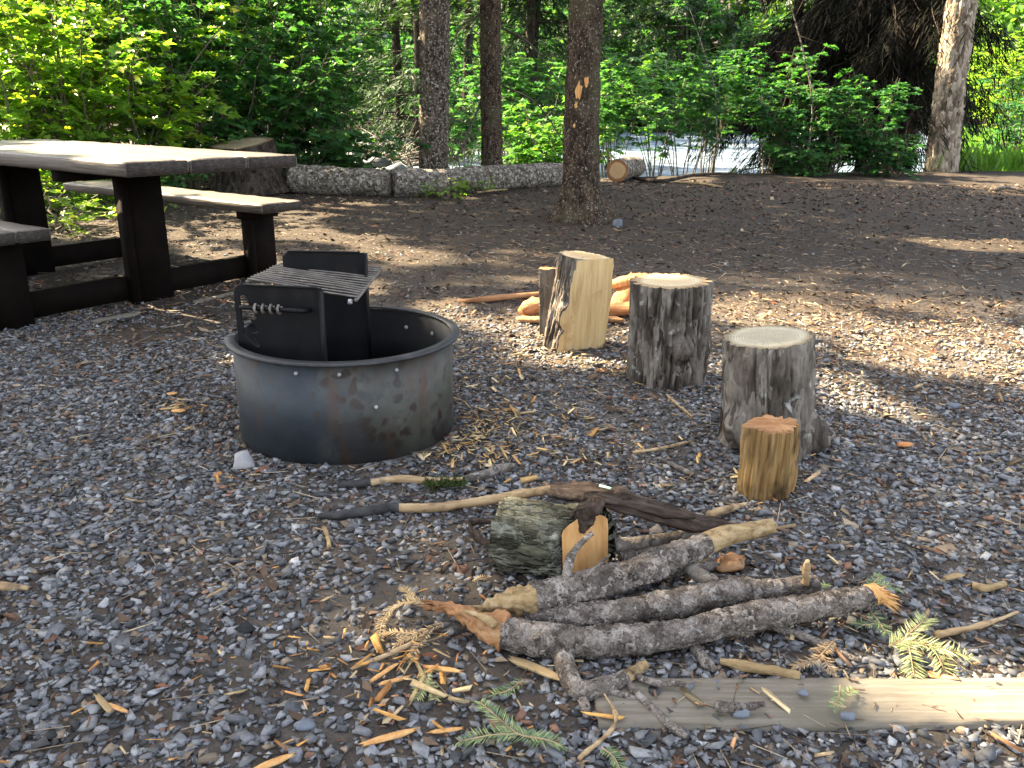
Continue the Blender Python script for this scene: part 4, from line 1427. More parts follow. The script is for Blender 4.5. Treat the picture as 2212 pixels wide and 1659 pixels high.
RM = Matrix.Translation((RING_C[0], RING_C[1], 0))
V, F = lathe([(RING_R, -.02), (RING_R, RING_H), (RING_R - .004, RING_H), (RING_R - .004, -.02)], 120)
mesh_obj('ring_wall', V, F, M['steel'], fr, False, RM)
V, F = lathe([(RING_R - .005, -.02), (RING_R - .005, RING_H - .002), (RING_R - .008, RING_H - .002), (RING_R - .008, -.02)], 120)
mesh_obj('inner_wall', V, F, M['black'], fr, False, RM)
V, F = lathe([(RING_R + .024, RING_H + .001), (RING_R + .024, RING_H + .007), (RING_R - .010, RING_H + .010), (RING_R - .010, RING_H + .003)], 128, R(-168), R(168))
mesh_obj('rim', V, F, M['rim_steel'], fr, False, RM)
for (px, py) in ((733, 809), (856, 799), (812, 879), (640, 806)):
    d = ray(px, py)
    o0 = np.array([0, 0, CAM_H])
    oc = o0[:2] - RING_C
    a_, b2, c_ = d[0] ** 2 + d[1] ** 2, 2 * (oc @ d[:2]), oc @ oc - (RING_R + .001) ** 2
    t = (-b2 - math.sqrt(max(0, b2 * b2 - 4 * a_ * c_))) / (2 * a_)
    p = o0 + d * t
    nrm = unit(np.array([p[0] - RING_C[0], p[1] - RING_C[1], 0]))
    V, F = tube(np.array([p - nrm * .002, p + nrm * .004, p + nrm * .006]), [.0062, .0062, .004], 10)
    mesh_obj('bolt', V, F, M['bolt'], fr, True)
for a in (40, 62, 95):
    nrm = np.array([math.cos(R(a)), math.sin(R(a)), 0])
    p = np.array([RING_C[0], RING_C[1], RING_H - .06]) + nrm * (RING_R - .006)
    V, F = tube(np.array([p, p - nrm * .006]), [.008, .007], 8)
    mesh_obj('bolt', V, F, M['bolt'], fr, True)
# ash bed
n_ = 34
aa, rr_ = np.meshgrid(np.linspace(0, 2 * math.pi, 48, endpoint=False), np.linspace(0, RING_R - .008, n_))
ax_, ay_ = rr_ * np.cos(aa), rr_ * np.sin(aa)
az_ = .05 + .05 * np.exp(-((ax_ - .12) ** 2 + (ay_ - .1) ** 2) / .03) + np.array([[.018 * nz(x, y, 0, 18) + .012 * nz(x, y, 3, 45) for x, y in zip(r1, r2)] for r1, r2 in zip(ax_, ay_)])
idx = np.arange(aa.size).reshape(aa.shape)
Q = np.stack([idx[:-1], np.roll(idx[:-1], -1, 1), np.roll(idx[1:], -1, 1), idx[1:]], -1).reshape(-1, 4)
ash = mesh_obj('ash', np.c_[ax_.ravel(), ay_.ravel(), az_.ravel()], [Q], M['ash'], None, True, RM)
tag(ash, 'dark ash and charcoal lying inside the fire ring', 'ash', kind='stuff')


def plate(outer, hole, M4, th, name, parent, cell=.0032):
    """sheet of steel with a cut-out, built cell by cell"""
    o_, h_ = np.array(outer), (np.array(hole) if hole else None)
    x0_, x1_, y0_, y1_ = o_[:, 0].min(), o_[:, 0].max(), o_[:, 1].min(), o_[:, 1].max()
    nx, ny = int(round((x1_ - x0_) / cell)), int(round((y1_ - y0_) / cell))
    xs, ys = np.linspace(x0_, x1_, nx + 1), np.linspace(y0_, y1_, ny + 1)
    cx_, cy_ = np.meshgrid((xs[:-1] + xs[1:]) / 2, (ys[:-1] + ys[1:]) / 2)
    q = np.c_[cx_.ravel(), cy_.ravel()]
    k = inside(o_, q)
    if h_ is not None:
        k &= ~inside(h_, q)
    k = k.reshape(ny, nx)
    gx_, gy_ = np.meshgrid(xs, ys)
    nv_ = gx_.size
    V = np.vstack([np.c_[gx_.ravel(), np.full(nv_, -th / 2), gy_.ravel()], np.c_[gx_.ravel(), np.full(nv_, th / 2), gy_.ravel()]])
    idx = np.arange(nv_).reshape(ny + 1, nx + 1)
    kp = np.pad(k, 1)
    Q = []
    for r_, c__ in zip(*np.where(k)):
        a, b, c2, d = idx[r_, c__], idx[r_, c__ + 1], idx[r_ + 1, c__ + 1], idx[r_ + 1, c__]
        Q += [[a, b, c2, d], [d + nv_, c2 + nv_, b + nv_, a + nv_]]
        for (dr_, dc_, e0, e1) in ((-1, 0, a, b), (0, 1, b, c2), (1, 0, c2, d), (0, -1, d, a)):
            if not kp[r_ + 1 + dr_, c__ + 1 + dc_]:
                Q.append([e1, e0, e0 + nv_, e1 + nv_])
    Q = np.array(Q)
    used = np.unique(Q)
    mp = np.full(len(V), -1)
    mp[used] = np.arange(len(used))
    return mesh_obj(name, V[used], [mp[Q]], M['black'], parent, False, M4)


PL = .305
z0, z1 = .15, .538
c_ = .03
outer = [(0, .318), (.02, .318), (.02, z0), (PL, z0), (PL, z1 - .008), (PL - .008, z1)] + [(c_ * (1 - math.sin(t)), z1 - c_ * (1 - math.cos(t))) for t in np.linspace(0, math.pi / 2, 6)]
hole = [(.019, .530), (.020, .46), (.024, .402), (.060, .366), (.068, .364), (.074, .370), (.071, .380), (.050, .412), (.066, .412), (.072, .419), (.068, .428), (.046, .457), (.064, .457), (.070, .464),
        (.067, .474), (.048, .500), (.044, .528), (.036, .538), (.026, .538)]
pf0, pf1 = P(504, 613, .538), P(690, 622, .538)
xd = unit(pf1 - pf0)
yd = np.cross([0, 0, 1], xd)
front_M = axes_matrix([pf0[0], pf0[1], 0], xd, yd, [0, 0, 1])
hole = [(a, b - .034) for a, b in hole]
plate(outer, hole, front_M, .006, 'side_plate', fr)
rot = lambda m, *b: MB().box(*b)
for bx in [((PL - .001, -.018, (z0 + z1) / 2 - .002), (.006, .030, z1 - z0 - .012)), ((PL / 2 + .01, -.006, z1 + .001), (PL - .06, .014, .005))]:
    m = MB().box(*bx)
    mesh_obj('plate_flange', m.V[0], m.Q, M['black'], fr, False, front_M)
pb0, pb1 = P(610, 548, .575), P(793, 552, .575)
xb = unit(pb1 - pb0)
LB = float(np.linalg.norm(pb1 - pb0))
back_M = axes_matrix([pb0[0], pb0[1], 0], xb, np.cross([0, 0, 1], xb), [0, 0, 1])
ob = [(.14, .17), (LB, .17), (LB, .585), (.02, .585), (0, .565), (0, .36), (.14, .36)]
plate(ob, None, back_M, .006, 'side_plate', fr)
for bx in [((LB - .001, -.016, .385), (.006, .028, .40)), ((LB / 2, -.006, .587), (LB - .05, .014, .005))]:
    m = MB().box(*bx)
    mesh_obj('plate_flange', m.V[0], m.Q, M['black'], fr, False, back_M)
# grate
FL, FR_, BR, BL = P(533, 603, .520), P(768, 643, .490), P(822, 577, .505), P(627, 558, .535)
fm = MB()
for a, b in ((FL, BL), (FR_, BR), (FL * .5 + FR_ * .5, BL * .5 + BR * .5)):
    fm.tube(curve_pts([a - [0, 0, .009], (a + b) / 2 - [0, 0, .009], b - [0, 0, .009]], 6), .0065, 8)
gt = fm.build('cooking_grate', M['grate'], fr, True)
nb = 15
for k in range(nb):
    t = (k + .3) / (nb - .4)
    a, b = FL + (BL - FL) * t, FR_ + (BR - FR_) * t
    path = curve_pts([a, a * .7 + b * .3, a * .3 + b * .7, b + (b - a) * .01], 8)
    path[:, 2] += .0015 * np.sin(np.arange(8) + k)
    V, F = tube(path, .0036, 7)
    mesh_obj('bar', V, F, M['grate'], gt, True)
for a in (FR_, BR):
    V, F = tube(np.array([a + [-.02, .012, -.01], a + [-.02, .004, -.022]]), [.008, .008], 8)
    mesh_obj('bolt', V, F, M['bolt'], fr, True)
# spring handle on the front plate
hp = np.array([[.035, -.004, .500], [.038, -.030, .504], [.055, -.046, .507], [.15, -.050, .507], [.235, -.046, .505], [.255, -.03, .502], [.258, -.004, .5]]) - [0, 0, .034]
V, F = tube(curve_pts(hp, 30), .0075, 8)
hd = mesh_obj('handle', V, F, M['black'], fr, True, front_M)
for k in range(4):
    s_ = .095 + k * .026
    t = np.linspace(.3, 5.6, 18)
    c = np.c_[s_ + .004 * t / 6, -.050 + .013 * np.cos(t + 1.2), .473 + .013 * np.sin(t + 1.2)]
    V, F = tube(c, .0048, 6)
    mesh_obj('coil', V, F, M['grate'], hd, True, front_M)


# ---- rocks
def rock(px, py, s, label, mat='rock', z=0.0, seed=1, name='rock'):
    rs = np.random.default_rng(seed)
    pr, fc = hull_protos(1, 'ico', rs)
    V = pr[0]
    mid = {}
    Vl = list(V)
    F2 = []
    for f in fc:
        e = []
        for a, b in ((f[0], f[1]), (f[1], f[2]), (f[2], f[0])):
            k = (min(a, b), max(a, b))
            if k not in mid:
                mid[k] = len(Vl)
                Vl.append((V[a] + V[b]) / 2 * rs.uniform(.98, 1.14))
            e.append(mid[k])
        F2 += [[f[0], e[0], e[2]], [f[1], e[1], e[0]], [f[2], e[2], e[1]], e]
    V = np.array(Vl) * s
    c = P(px, py, z)
    V[:, 2] -= V[:, 2].min() + s[2] * .25
    o = mesh_obj(name, V, [np.array(F2)], M[mat], None, False, Matrix.Translation((c[0], c[1], z)))
    tag(o, label, 'rock')
    return o


rock(527, 1012, (.036, .032, .034), 'pale angular rock against the foot of the fire ring', seed=4)
rock(660, 1572, (.021, .015, .010), 'large slate blue stone in the gravel near the bottom edge', 'ash', seed=5)
M['slate'] = mat_noise('slate_stone', [(.3, (.09, .10, .12)), (.7, (.17, .19, .22))], 20, rough=.6, bs=.3, bd=.003)
bpy.data.objects['rock.001'].data.materials[0] = M['slate']
rock(797, 800, (.03, .026, .022), 'pale stone lying in the ash inside the ring', z=.08, seed=6)
rock(1335, 490, (.05, .04, .045), 'grey stone at the foot of the scarred fir', 'slate', seed=7)
rock(1600, 1545, (.017, .014, .009), 'grey stone lying on the left part of the board', 'slate', seed=8, z=.02)
rock(1735, 1500, (.012, .009, .006), 'small blue stone lying at the back edge of the board', 'slate', seed=9, z=.02)
rock(1830, 1552, (.016, .010, .008), 'dark flat stone lying on the middle of the board', 'slate', seed=10, z=.02)
rock(1600, 1148, (.02, .016, .012), 'small slate stone behind the peeled limb end', 'slate', seed=12)
rock(2055, 880, (.03, .022, .016), 'dark flat stone in the gravel right of the stumps', 'slate', seed=13)
rock(1270, 690, (.02, .02, .014), 'small stone beside the split stump', 'slate', seed=14)


# ---- firewood rounds and cut stumps
def top_face(path_top, ring, mat, parent, name='cut_face', tilt=(0, 0), bump_=.002, seed=1):
    c = ring.mean(0)
    n = len(ring)
    V = [[0, 0, .0]]
    K = 7
    for k in range(1, K + 1):
        f = k / K
        for p in ring:
            d = p - c
            V.append([d[0] * f, d[1] * f, d[2] * f + (bump_ * nz(d[0] * f * 40 + seed, d[1] * f * 40, 0) if k < K else 0)])
    Tr = [[0, 1 + j, 1 + (j + 1) % n] for j in range(n)]
    Q = []
    for k in range(K - 1):
        a = 1 + k * n
        Q += [[a + j, a + n + j, a + n + (j + 1) % n, a + (j + 1) % n] for j in range(n)]
    return mesh_obj(name, np.array(V), [np.array(Q), np.array(Tr)], mat, parent, False, Matrix.Translation(c))


def wood_round(name, label, base, top, r0, r1, seed, cutmat, bark='bark_round', furrow=.030, kf=8.0, seg=220, rows=64, cat='log', flare=None, knots=(), facet=None, wig=.012, group=None, tilt=0.0):
    """upright round: furrowed bark, sawn top; facet=(nx, ny, d): split flat side"""
    base, top = np.asarray(base, float), np.asarray(top, float)
    e = empty(name, base, label, cat, group)
    t = np.linspace(-.04, 1, rows)
    path = base + (top - base) * t[:, None]
    rad = r0 + (r1 - r0) * np.clip(t, 0, 1)
    if flare:
        rad = rad + flare * np.exp(-np.clip(t, 0, 1) / .18)
    H = np.linalg.norm(top - base)

    def disp(i, a, p):
        c, s = math.cos(a), math.sin(a)
        z = t[i] * H
        v = mnoise.noise(Vector((c * kf * .55 + seed, s * kf * .55, z * 2.2)))
        v2 = mnoise.noise(Vector((c * kf * 1.1, s * kf * 1.1 + seed, z * 4.0 + 7)))
        w = mnoise.noise(Vector((c * 12, s * 12 + seed, z * 40)))
        big = mnoise.noise(Vector((c * 1.1 + seed * 3, s * 1.1, z * 2)))
        f = -furrow * max(0, 1 - abs(v) / .17) - furrow * .5 * max(0, 1 - abs(v2) / .15)
        k = 0
        for (ka, kz, kr, kh) in knots:
            da = (a - ka + math.pi) % (2 * math.pi) - math.pi
            q = math.hypot(da * r0, z - kz) / kr
            k += kh * (1.15 * math.exp(-q * q * 1.6) + .12 * math.cos(q * 9) * math.exp(-q * q * .9) - .75 * math.exp(-((q - 1.35) / .28) ** 2) * (1.0 if z < kz + kr * .4 else .35))
            f *= 1 - .75 * math.exp(-q * q)
        return f + .0035 * w + wig * big + k
    V, F = tube(path, rad, seg, cap=(False, False), disp=disp)
    m = len(path)
    if facet:
        nx, ny, d0 = facet
        nv = np.array([nx, ny, 0.0])
        cen = np.repeat(path, seg, axis=0)
        dist = (V - cen) @ nv
        over = np.maximum(0, dist - d0)
        V = V - over[:, None] * nv
        msk = dist > d0 - .001
    if tilt:
        wt = np.clip((np.repeat(t, seg) - .5) / .5, 0, 1)
        V[:, 2] += wt * tilt * (V[:, 1] - top[1])
    V2 = V.reshape(m, seg, 3)
    mesh_obj('bark', V, F, M[bark], e, False)
    ring = V2[-1].copy()
    c = ring.mean(0)
    ring = c + (ring - c) * .985
    top_face(top, ring, cutmat, e, seed=seed)
    if facet:
        # the split face, a few millimetres proud of the core
        mk = msk.reshape(m, seg)
        side = np.array([-ny, nx, 0])
        lo, hi = [], []
        for i in range(m):
            pr_ = (V2[i] - path[i]) @ side
            j = np.where(mk[i])[0]
            lo.append(pr_[j].min() if len(j) else 0)
            hi.append(pr_[j].max() if len(j) else 0)
        lo, hi = np.array(lo) + .002, np.array(hi) - .002
        K = 16
        VV = []
        for i in range(m):
            for k in range(K + 1):
                s_ = lo[i] + (hi[i] - lo[i]) * k / K
                dd = .0035 + .004 * nz(s_ * 45, t[i] * 1.6 + seed, 0) + .0015 * nz(s_ * 160, t[i] * 5, 2)
                p = path[i] + side * s_ + nv * (d0 + max(.001, dd))
                VV.append([p[0], p[1], min(p[2], top[2] - .002) if i == m - 1 else p[2]])
        idx = np.arange(m * (K + 1)).reshape(m, K + 1)
        Q = np.stack([idx[:-1, :-1], idx[:-1, 1:], idx[1:, 1:], idx[1:, :-1]], -1).reshape(-1, 4)
        sf = mesh_obj('split_face', np.array(VV), [Q], M['split_yellow'], e, False)
        sf['label'] = 'smooth yellow split face without bark'
    return e


cutA = mat_rings('cut_pale', (.62, .44, .22), (.72, .58, .36), (.40, .24, .10), .155, 16, cracks=(.40, .25, .12))
cutB = mat_rings('cut_cream', (.60, .47, .29), (.66, .56, .38), (.36, .25, .13), .165, 15, cracks=(.45, .33, .18))
cutC = mat_rings('cut_grey', (.42, .37, .27), (.50, .46, .34), (.22, .17, .10), .17, 18, cracks=(.20, .17, .12))
cutD = mat_rings('cut_log_end', (.60, .40, .20), (.62, .45, .24), (.30, .12, .04), .17, 12, cracks=(.45, .25, .1))
cutE = mat_rings('cut_old_stump', (.42, .33, .22), (.48, .39, .27), (.20, .13, .07), .42, 16, cracks=(.10, .07, .05))

# split round
f1 = P(1238, 764)
y1 = f1[1] + .14
tp = PD(1266, 553, y1)
wood_round('firewood_round', 'leaning firewood round with one side split to bare yellow wood', (PD(1238, 740, y1)[0], y1, 0), tp, .150, .128, 5, cutA, furrow=.018, facet=(.42, -.907, .080), knots=[(2.6, .17, .05, .02)], wig=.02,
           group='firewood rounds standing on the ground')
# middle round with the knot
f2 = P(1440, 842)
y2 = f2[1] + .155
tp = PD(1449, 606, y2)
r2_ = 88 * (y2 * math.cos(_p) + (CAM_H - tp[2]) * math.sin(_p)) / FOC
wood_round('firewood_round', 'upright grey barked round with a big knot on its front', (PD(1440, 800, y2)[0], y2, 0), tp, r2_ * 1.0, r2_, 8, cutB, knots=[(math.pi + .25, .165, .05, .034), (math.pi + 1.45, .15, .05, .012)],
           group='firewood rounds standing on the ground')
# front round with flared foot
f3 = P(1655, 1003)
y3 = f3[1] + .185
tp = PD(1660, 727, y3)
r3_ = 96 * (y3 * math.cos(_p) + (CAM_H - tp[2]) * math.sin(_p)) / FOC
wood_round('firewood_round', 'thick upright round with greyed top and flared foot, nearest the limbs', (PD(1660, 940, y3)[0], y3, 0), tp, r3_ * 1.02, r3_, 12, cutC, flare=.022, knots=[(math.pi + 1.15, .05, .06, .04), (math.pi - 1.1, .10, .06, .02)],
           furrow=.018, group='firewood rounds standing on the ground')
# old wide stump behind the table
bs = P(545, 424)
ys = bs[1] + .45
tp = PD(522, 309, ys)
rt = 66 * (ys * math.cos(_p) + .2) / FOC
wood_round('tree_stump', 'wide old sawn tree stump rooted behind the picnic bench', (PD(538, 380, ys)[0], ys, 0), tp, rt * 1.12, rt, 14, cutE, bark='bark_dark', furrow=.03, kf=9, seg=110, rows=44, cat='stump', flare=.12, wig=.05, tilt=.15)


def split_block(name, label, base, poly, H, seed, mat, cat='firewood', topmat=None, lean=(0, 0), group=None, rough=.006):
    """upright split billet with an irregular polygon section"""
    base = np.asarray(base, float)
    e = empty(name, base, label, cat, group)
    K = 16
    pts = []
    rs = np.random.default_rng(seed)
    for a, b in zip(poly, poly[1:] + poly[:1]):
        for k in range(K):
            pts.append(np.array(a) + (np.array(b) - np.array(a)) * k / K)
    pts = np.array(pts)
    n = len(pts)
    rows = 44
    fib = rs.normal(0, 1, n)
    V = []
    for i in range(rows):
        z = H * i / (rows - 1)
        for j, p in enumerate(pts):
            d = rough * nz(j * .35 + seed, z * 7, 1) + rough * .7 * nz(j * 1.7, z * 9 + seed, 4) + rough * .22 * fib[j]
            L_ = np.linalg.norm(p)
            q = p * (1 + d / L_)
            zz = z + (.010 * nz(q[0] * 25 + seed, q[1] * 25) if i == rows - 1 else 0)
            V.append([q[0] + lean[0] * z, q[1] + lean[1] * z, zz])
    V = np.array(V)
    idx = np.arange(rows * n).reshape(rows, n)
    a, b = idx[:-1], idx[1:]
    Q = np.stack([a, np.roll(a, -1, 1), np.roll(b, -1, 1), b], -1).reshape(-1, 4)
    mesh_obj('billet', V, [Q], M[mat], e, False, Matrix.Translation(base))
    top_face(None, V[-n:] + base, topmat or M[mat], e, 'top_face', seed=seed, bump_=.008)
    return e


f4 = P(1662, 1084)
split_block('split_billet', 'small upright split billet of rough golden wood before the flared round', (f4[0], f4[1] + .07, 0),
            [(-.078, -.02), (-.05, -.06), (.01, -.072), (.045, -.05), (.085, -.005), (.08, .04), (.02, .075), (-.045, .05)], PD(1665, 915, f4[1] + .07)[2], 21, 'split_brown', topmat=M['rot_wood'], rough=.016)
# weathered slab leaning behind the split round
f5 = P(1185, 742)
split_block('bark_slab', 'weathered grey slab of bark standing behind the split round', (f5[0] + .01, f5[1] + .17, 0), [(-.05, -.03), (.03, -.045), (.05, 0), (.02, .03), (-.04, .02)], .34, 22, 'bark_round', topmat=M['rot_wood'], lean=(-.04, 0))


def split_piece(label, px, py, z, L, w, t, yaw, pitch, mat, seed, name='split_wood', cat='firewood', group=None):
    """lying splintered wedge along its own x axis"""
    rs = np.random.default_rng(seed)
    n, m = 14, 12
    V = []
    for i in range(n):
        u = i / (n - 1)
        k = min(1, .62 + 1.8 * u, .55 + 1.6 * (1 - u))
        for j in range(m):
            a = j * 2 * math.pi / m
            ca, sa = math.cos(a), math.sin(a)
            sq = 1 / max(abs(ca), abs(sa)) ** .7
            V.append([(u - .5) * L + (.07 * L * rs.normal() if i in (0, n - 1) else 0), w * .5 * ca * sq * k * (1 + .3 * nz(j * 1.3 + seed, u * 2) + .05 * rs.normal()), t * .5 * sa * sq * k * (1 + .35 * nz(j * 1.7, u * 3 + seed) + .05 * rs.normal())])
    V = np.array(V)
    idx = np.arange(n * m).reshape(n, m)
    a, b = idx[:-1], idx[1:]
    Q = np.stack([a, np.roll(a, -1, 1), np.roll(b, -1, 1), b], -1).reshape(-1, 4)
    V = np.vstack([V, V[:m].mean(0) * .9, V[-m:].mean(0) * .9])
    Tr = [[n * m, (j + 1) % m, j] for j in range(m)] + [[n * m + 1, (n - 1) * m + j, (n - 1) * m + (j + 1) % m] for j in range(m)]
    c = P(px, py, z)
    M4 = Matrix.Translation(c) @ Matrix.Rotation(yaw, 4, 'Z') @ Matrix.Rotation(-pitch, 4, 'Y')
    o = mesh_obj(name, V, [Q, np.array(Tr)], M[mat], None, False, M4)
    return tag(o, label, cat, group)


SP = 'splintered red wood behind the split round'
split_piece('sunlit red splintered chunk standing right behind the split round', 1352, 632, .10, .28, .12, .09, R(60), R(34), 'split_red', 31, group=SP)
split_piece('pale orange splintered wedge between the first two rounds', 1362, 606, .17, .24, .09, .06, R(-15), R(16), 'split_orange', 32, group=SP)
split_piece('dark red wedge lying on the ground between the first two rounds', 1345, 668, .05, .28, .10, .07, R(-20), R(8), 'split_red', 33, group=SP)
split_piece('orange chunk lying left of the split round', 1150, 664, .045, .15, .09, .08, R(30), R(12), 'split_red', 34, group=SP)
split_piece('long dark red splinter pointing left from the split round', 1090, 642, .025, .50, .035, .03, R(12), R(4), 'rot_wood', 35, group=SP)
split_piece('short brown splinter lying below the orange chunk', 1148, 690, .02, .16, .05, .03, R(-25), R(4), 'rot_wood', 36, group=SP)
split_piece('small red splinter under the leaning round on its right', 1322, 690, .02, .14, .05, .03, R(-40), R(6), 'rot_wood', 37, group=SP)


# ---- border logs behind
def lying_log(label, pts, r, seed, cutmat=cutD, ends=(False, False), bark='bark_log', group='border logs along the back of the site', seg=54, name='border_log', kz=1.0):
    """pts: axis points in the place"""
    pts = np.asarray(pts, float)
    e = empty(name, (*pts[0][:2], 0), label, 'log', group)
    L = np.linalg.norm(pts[-1] - pts[0])
    path = curve_pts(pts, max(16, int(L / .035)))
    rr = np.broadcast_to(np.asarray(r, float), (len(path),)) if np.ndim(r) == 0 else np.interp(np.linspace(0, 1, len(path)), np.linspace(0, 1, len(r)), r)

    def disp(i, a, p):
        return .012 * nz(p[0] + seed, p[1], p[2], 9) + .007 * nz(p[0], p[1] + seed, p[2], 24) + .012 * nz(p[0], p[1], p[2] + seed, 2.5)
    V, F = tube(path, rr, seg, cap=(True, True), disp=disp)
    x = unit(pts[-1] - pts[0])
    y = unit(np.cross([0, 0, 1], x))
    M4 = axes_matrix(pts[0], x, y, np.cross(x, y))
    inv = np.array(M4.inverted())
    Vl = V @ inv[:3, :3].T + inv[:3, 3]
    mesh_obj('bark', Vl, F, M[bark], e, False, M4)
    for k, on in enumerate(ends):
        if on:
            n = len(path)
            o = path[0] if k == 0 else path[-1]
            nrm = unit(path[0] - path[1]) if k == 0 else unit(path[-1] - path[-2])
            ring = V[:seg] if k == 0 else V[(n - 1) * seg:n * seg]
            xx = unit(np.cross([0, 0, 1], nrm))
            yy = np.cross(nrm, xx)
            M5 = axes_matrix(o + nrm * .004, xx, yy, nrm)
            i5 = np.array(M5.inverted())
            rl = (ring + nrm * .004) @ i5[:3, :3].T + i5[:3, 3]
            rl[:, 2] = 0
            Vc = [[0, 0, 0]]
            for f in (.33, .66, .985):
                Vc += [[q[0] * f, q[1] * f, .0015 * nz(q[0] * 50 * f, q[1] * 50 * f)] for q in rl]
            Tr = [[0, 1 + j, 1 + (j + 1) % seg] for j in range(seg)]
            Q = []
            for k2 in range(2):
                a = 1 + k2 * seg
                Q += [[a + j, a + seg + j, a + seg + (j + 1) % seg, a + (j + 1) % seg] for j in range(seg)]
            mesh_obj('cut_face', np.array(Vc), [np.array(Q), np.array(Tr)], cutmat, e, False, M5)
    return e


def base_log(px, py, r):
    g = P(px, py)
    return np.array([g[0], g[1] + r * .6, r * .93])


g1, g2, g3, g4 = base_log(634, 418, .185), base_log(845, 427, .172), base_log(1042, 414, .168), base_log(1195, 402, .165)
g25 = base_log(940, 423, .170)
lying_log('pale mottled border log lying nearest the big cut stump', [g1, (g1 + g2) / 2 + [0, -.02, -.005], g2 - unit(g2 - g1) * .012], (.183, .176, .170), 3, ends=(True, False))
lying_log('middle border log lying below the lichen flecked trunk', [g2 + unit(g3 - g2) * .004, g25, g3 - unit(g3 - g2) * .02], (.170, .166, .172), 4, ends=(False, True))
lying_log('border log running behind the scarred fir', [g3 + unit(g4 - g3) * .012, (g3 + g4) / 2, g4, g4 + (g4 - g3) * .35], (.172, .167, .164, .16), 5, ends=(True, True))
ge = P(1334, 394)
ec = np.array([ge[0], ge[1] + .1, .165])
lying_log('border log with its orange ringed sawn end facing the camera', [ec, ec + [.28, .75, 0], ec + [.5, 1.4, -.03]], (.172, .17, .16), 6, ends=(True, False))


# ---- limbs, sticks and twigs in the foreground
def rod(ctrl, n=40):
    """ctrl rows (px, py, z, radius) -> world path + radius"""
    return curve_pts([(*P(a, b, z), r) for a, b, z, r in ctrl], n)


def bark_disp(seed, amp=.003):
    def d(i, a, p):
        return amp * (1.3 * nz(p[0] + seed, p[1], p[2], 28) + .9 * nz(p[0], p[1] + seed, p[2], 75)) + amp * 1.2 * nz(p[0], p[1], p[2] + seed, 11)
    return d


def plate_disp(seed, amp=.003, sc=48.0):
    def d(i, a, p):
        v = Vector((p[0] * sc + seed, p[1] * sc, p[2] * sc))
        w = v + Vector((mnoise.noise(v * .9), mnoise.noise(v * .9 + Vector((7, 0, 0))), mnoise.noise(v * .9 + Vector((0, 7, 0))))) * .8
        dist, pts_ = mnoise.voronoi(w)
        e = min(1.0, (dist[1] - dist[0]) / .22)
        cell = mnoise.cell(pts_[0] * 3.1)
        return amp * (1.1 * e - .8 + .7 * cell * e) + amp * 2.2 * nz(p[0], p[1], p[2] + seed, 9) + amp * .9 * nz(p[0] + seed, p[1], p[2], 30)
    return d


def limb_part(name, ctrl, mat, parent, seed=1, n=70, seg=22, amp=.003, subs=(), smooth=False, jag=0.0):
    if mat == 'bark_limb':
        ctrl = [(a, b, z, r * .92) for a, b, z, r in ctrl]
    c = rod(ctrl, n)
    m = MB()
    if name == 'bark' and mat == 'bark_limb' and c[:, 3].mean() > .02:
        c = rod(ctrl, 260)
        n, seg = 260, 60
        V, F = tube(c[:, :3], c[:, 3], seg, disp=plate_disp(seed, .0032))
    else:
        V, F = tube(c[:, :3], c[:, 3], seg, disp=bark_disp(seed, amp))
    if jag:
        rs = np.random.default_rng(seed)
        k = 5
        T = unit(c[-1, :3] - c[-3, :3])
        for i in range(k):
            a0 = (n - k + i) * seg
            off = rs.normal(0, 1, seg)
            V[a0:a0 + seg] += T[None] * (off * jag * (i + 1) / k)[:, None]
    m.add(V, F)
    if jag:
        for i in range(26):
            a = rs.uniform(0, 6.283)
            k0 = rs.integers(n - 14, n - 3)
            rr0 = c[k0, 3] * rs.uniform(.5, 1.02)
            T_, N_, B_ = frames(c[:, :3])
            q0 = c[k0, :3] + (N_[k0] * math.cos(a) + B_[k0] * math.sin(a)) * rr0
            L_ = jag * rs.uniform(1.2, 4.0)
            d_ = unit(T_[k0] + rs.normal(0, .22, 3))
            m.add(*tube(np.array([q0 - d_ * .01, q0 + d_ * L_ * .5, q0 + d_ * L_]), [rs.uniform(.002, .0045), rs.uniform(.0015, .003), .0004], 4))
    for s in subs:
        q = rod(s, max(10, min(n, 70) // 3))
        m.add(*tube(q[:, :3], q[:, 3], 10, disp=bark_disp(seed + 3, amp * .6)))
    return m.build(name, M[mat], parent, smooth)


def limb(label, at, cat='branch', name='fallen_limb', group=None):
    b = P(*at)
    return empty(name, (b[0], b[1], 0), label, cat, group)


GL_ = 'broken limbs piled in front'
e = limb('upper broken limb of the pile, its right half peeled to pale wood', (1300, 1260))
limb_part('bark', [(1150, 1292, .075, .039), (1250, 1272, .078, .038), (1380, 1232, .085, .036), (1470, 1198, .09, .032), (1530, 1172, .095, .029)], 'bark_limb', e, 41,
          subs=[[(1222, 1262, .10, .010), (1232, 1205, .13, .009), (1258, 1170, .16, .008), (1280, 1152, .175, .006)], [(1345, 1235, .10, .007), (1358, 1262, .075, .006), (1362, 1225, .13, .003)], [(1275, 1245, .10, .006), (1300, 1215, .12, .005), (1318, 1198, .13, .003)]])
limb_part('bare_wood', [(1526, 1174, .095, .0275), (1570, 1157, .098, .026), (1620, 1146, .10, .022), (1668, 1136, .10, .019)], 'pale_break', e, 42, 40, 18, .0015, jag=.006)
limb_part('broken_end', [(1156, 1291, .075, .0365), (1130, 1296, .072, .035), (1095, 1302, .066, .026), (1060, 1311, .055, .013), (1035, 1318, .045, .004)], 'pale_break', e, 43, 60, 40, .010, jag=.016)['label'] = 'pale torn butt end'
e = limb('middle forked limb of the pile with grey lichen on its fork', (1400, 1310))
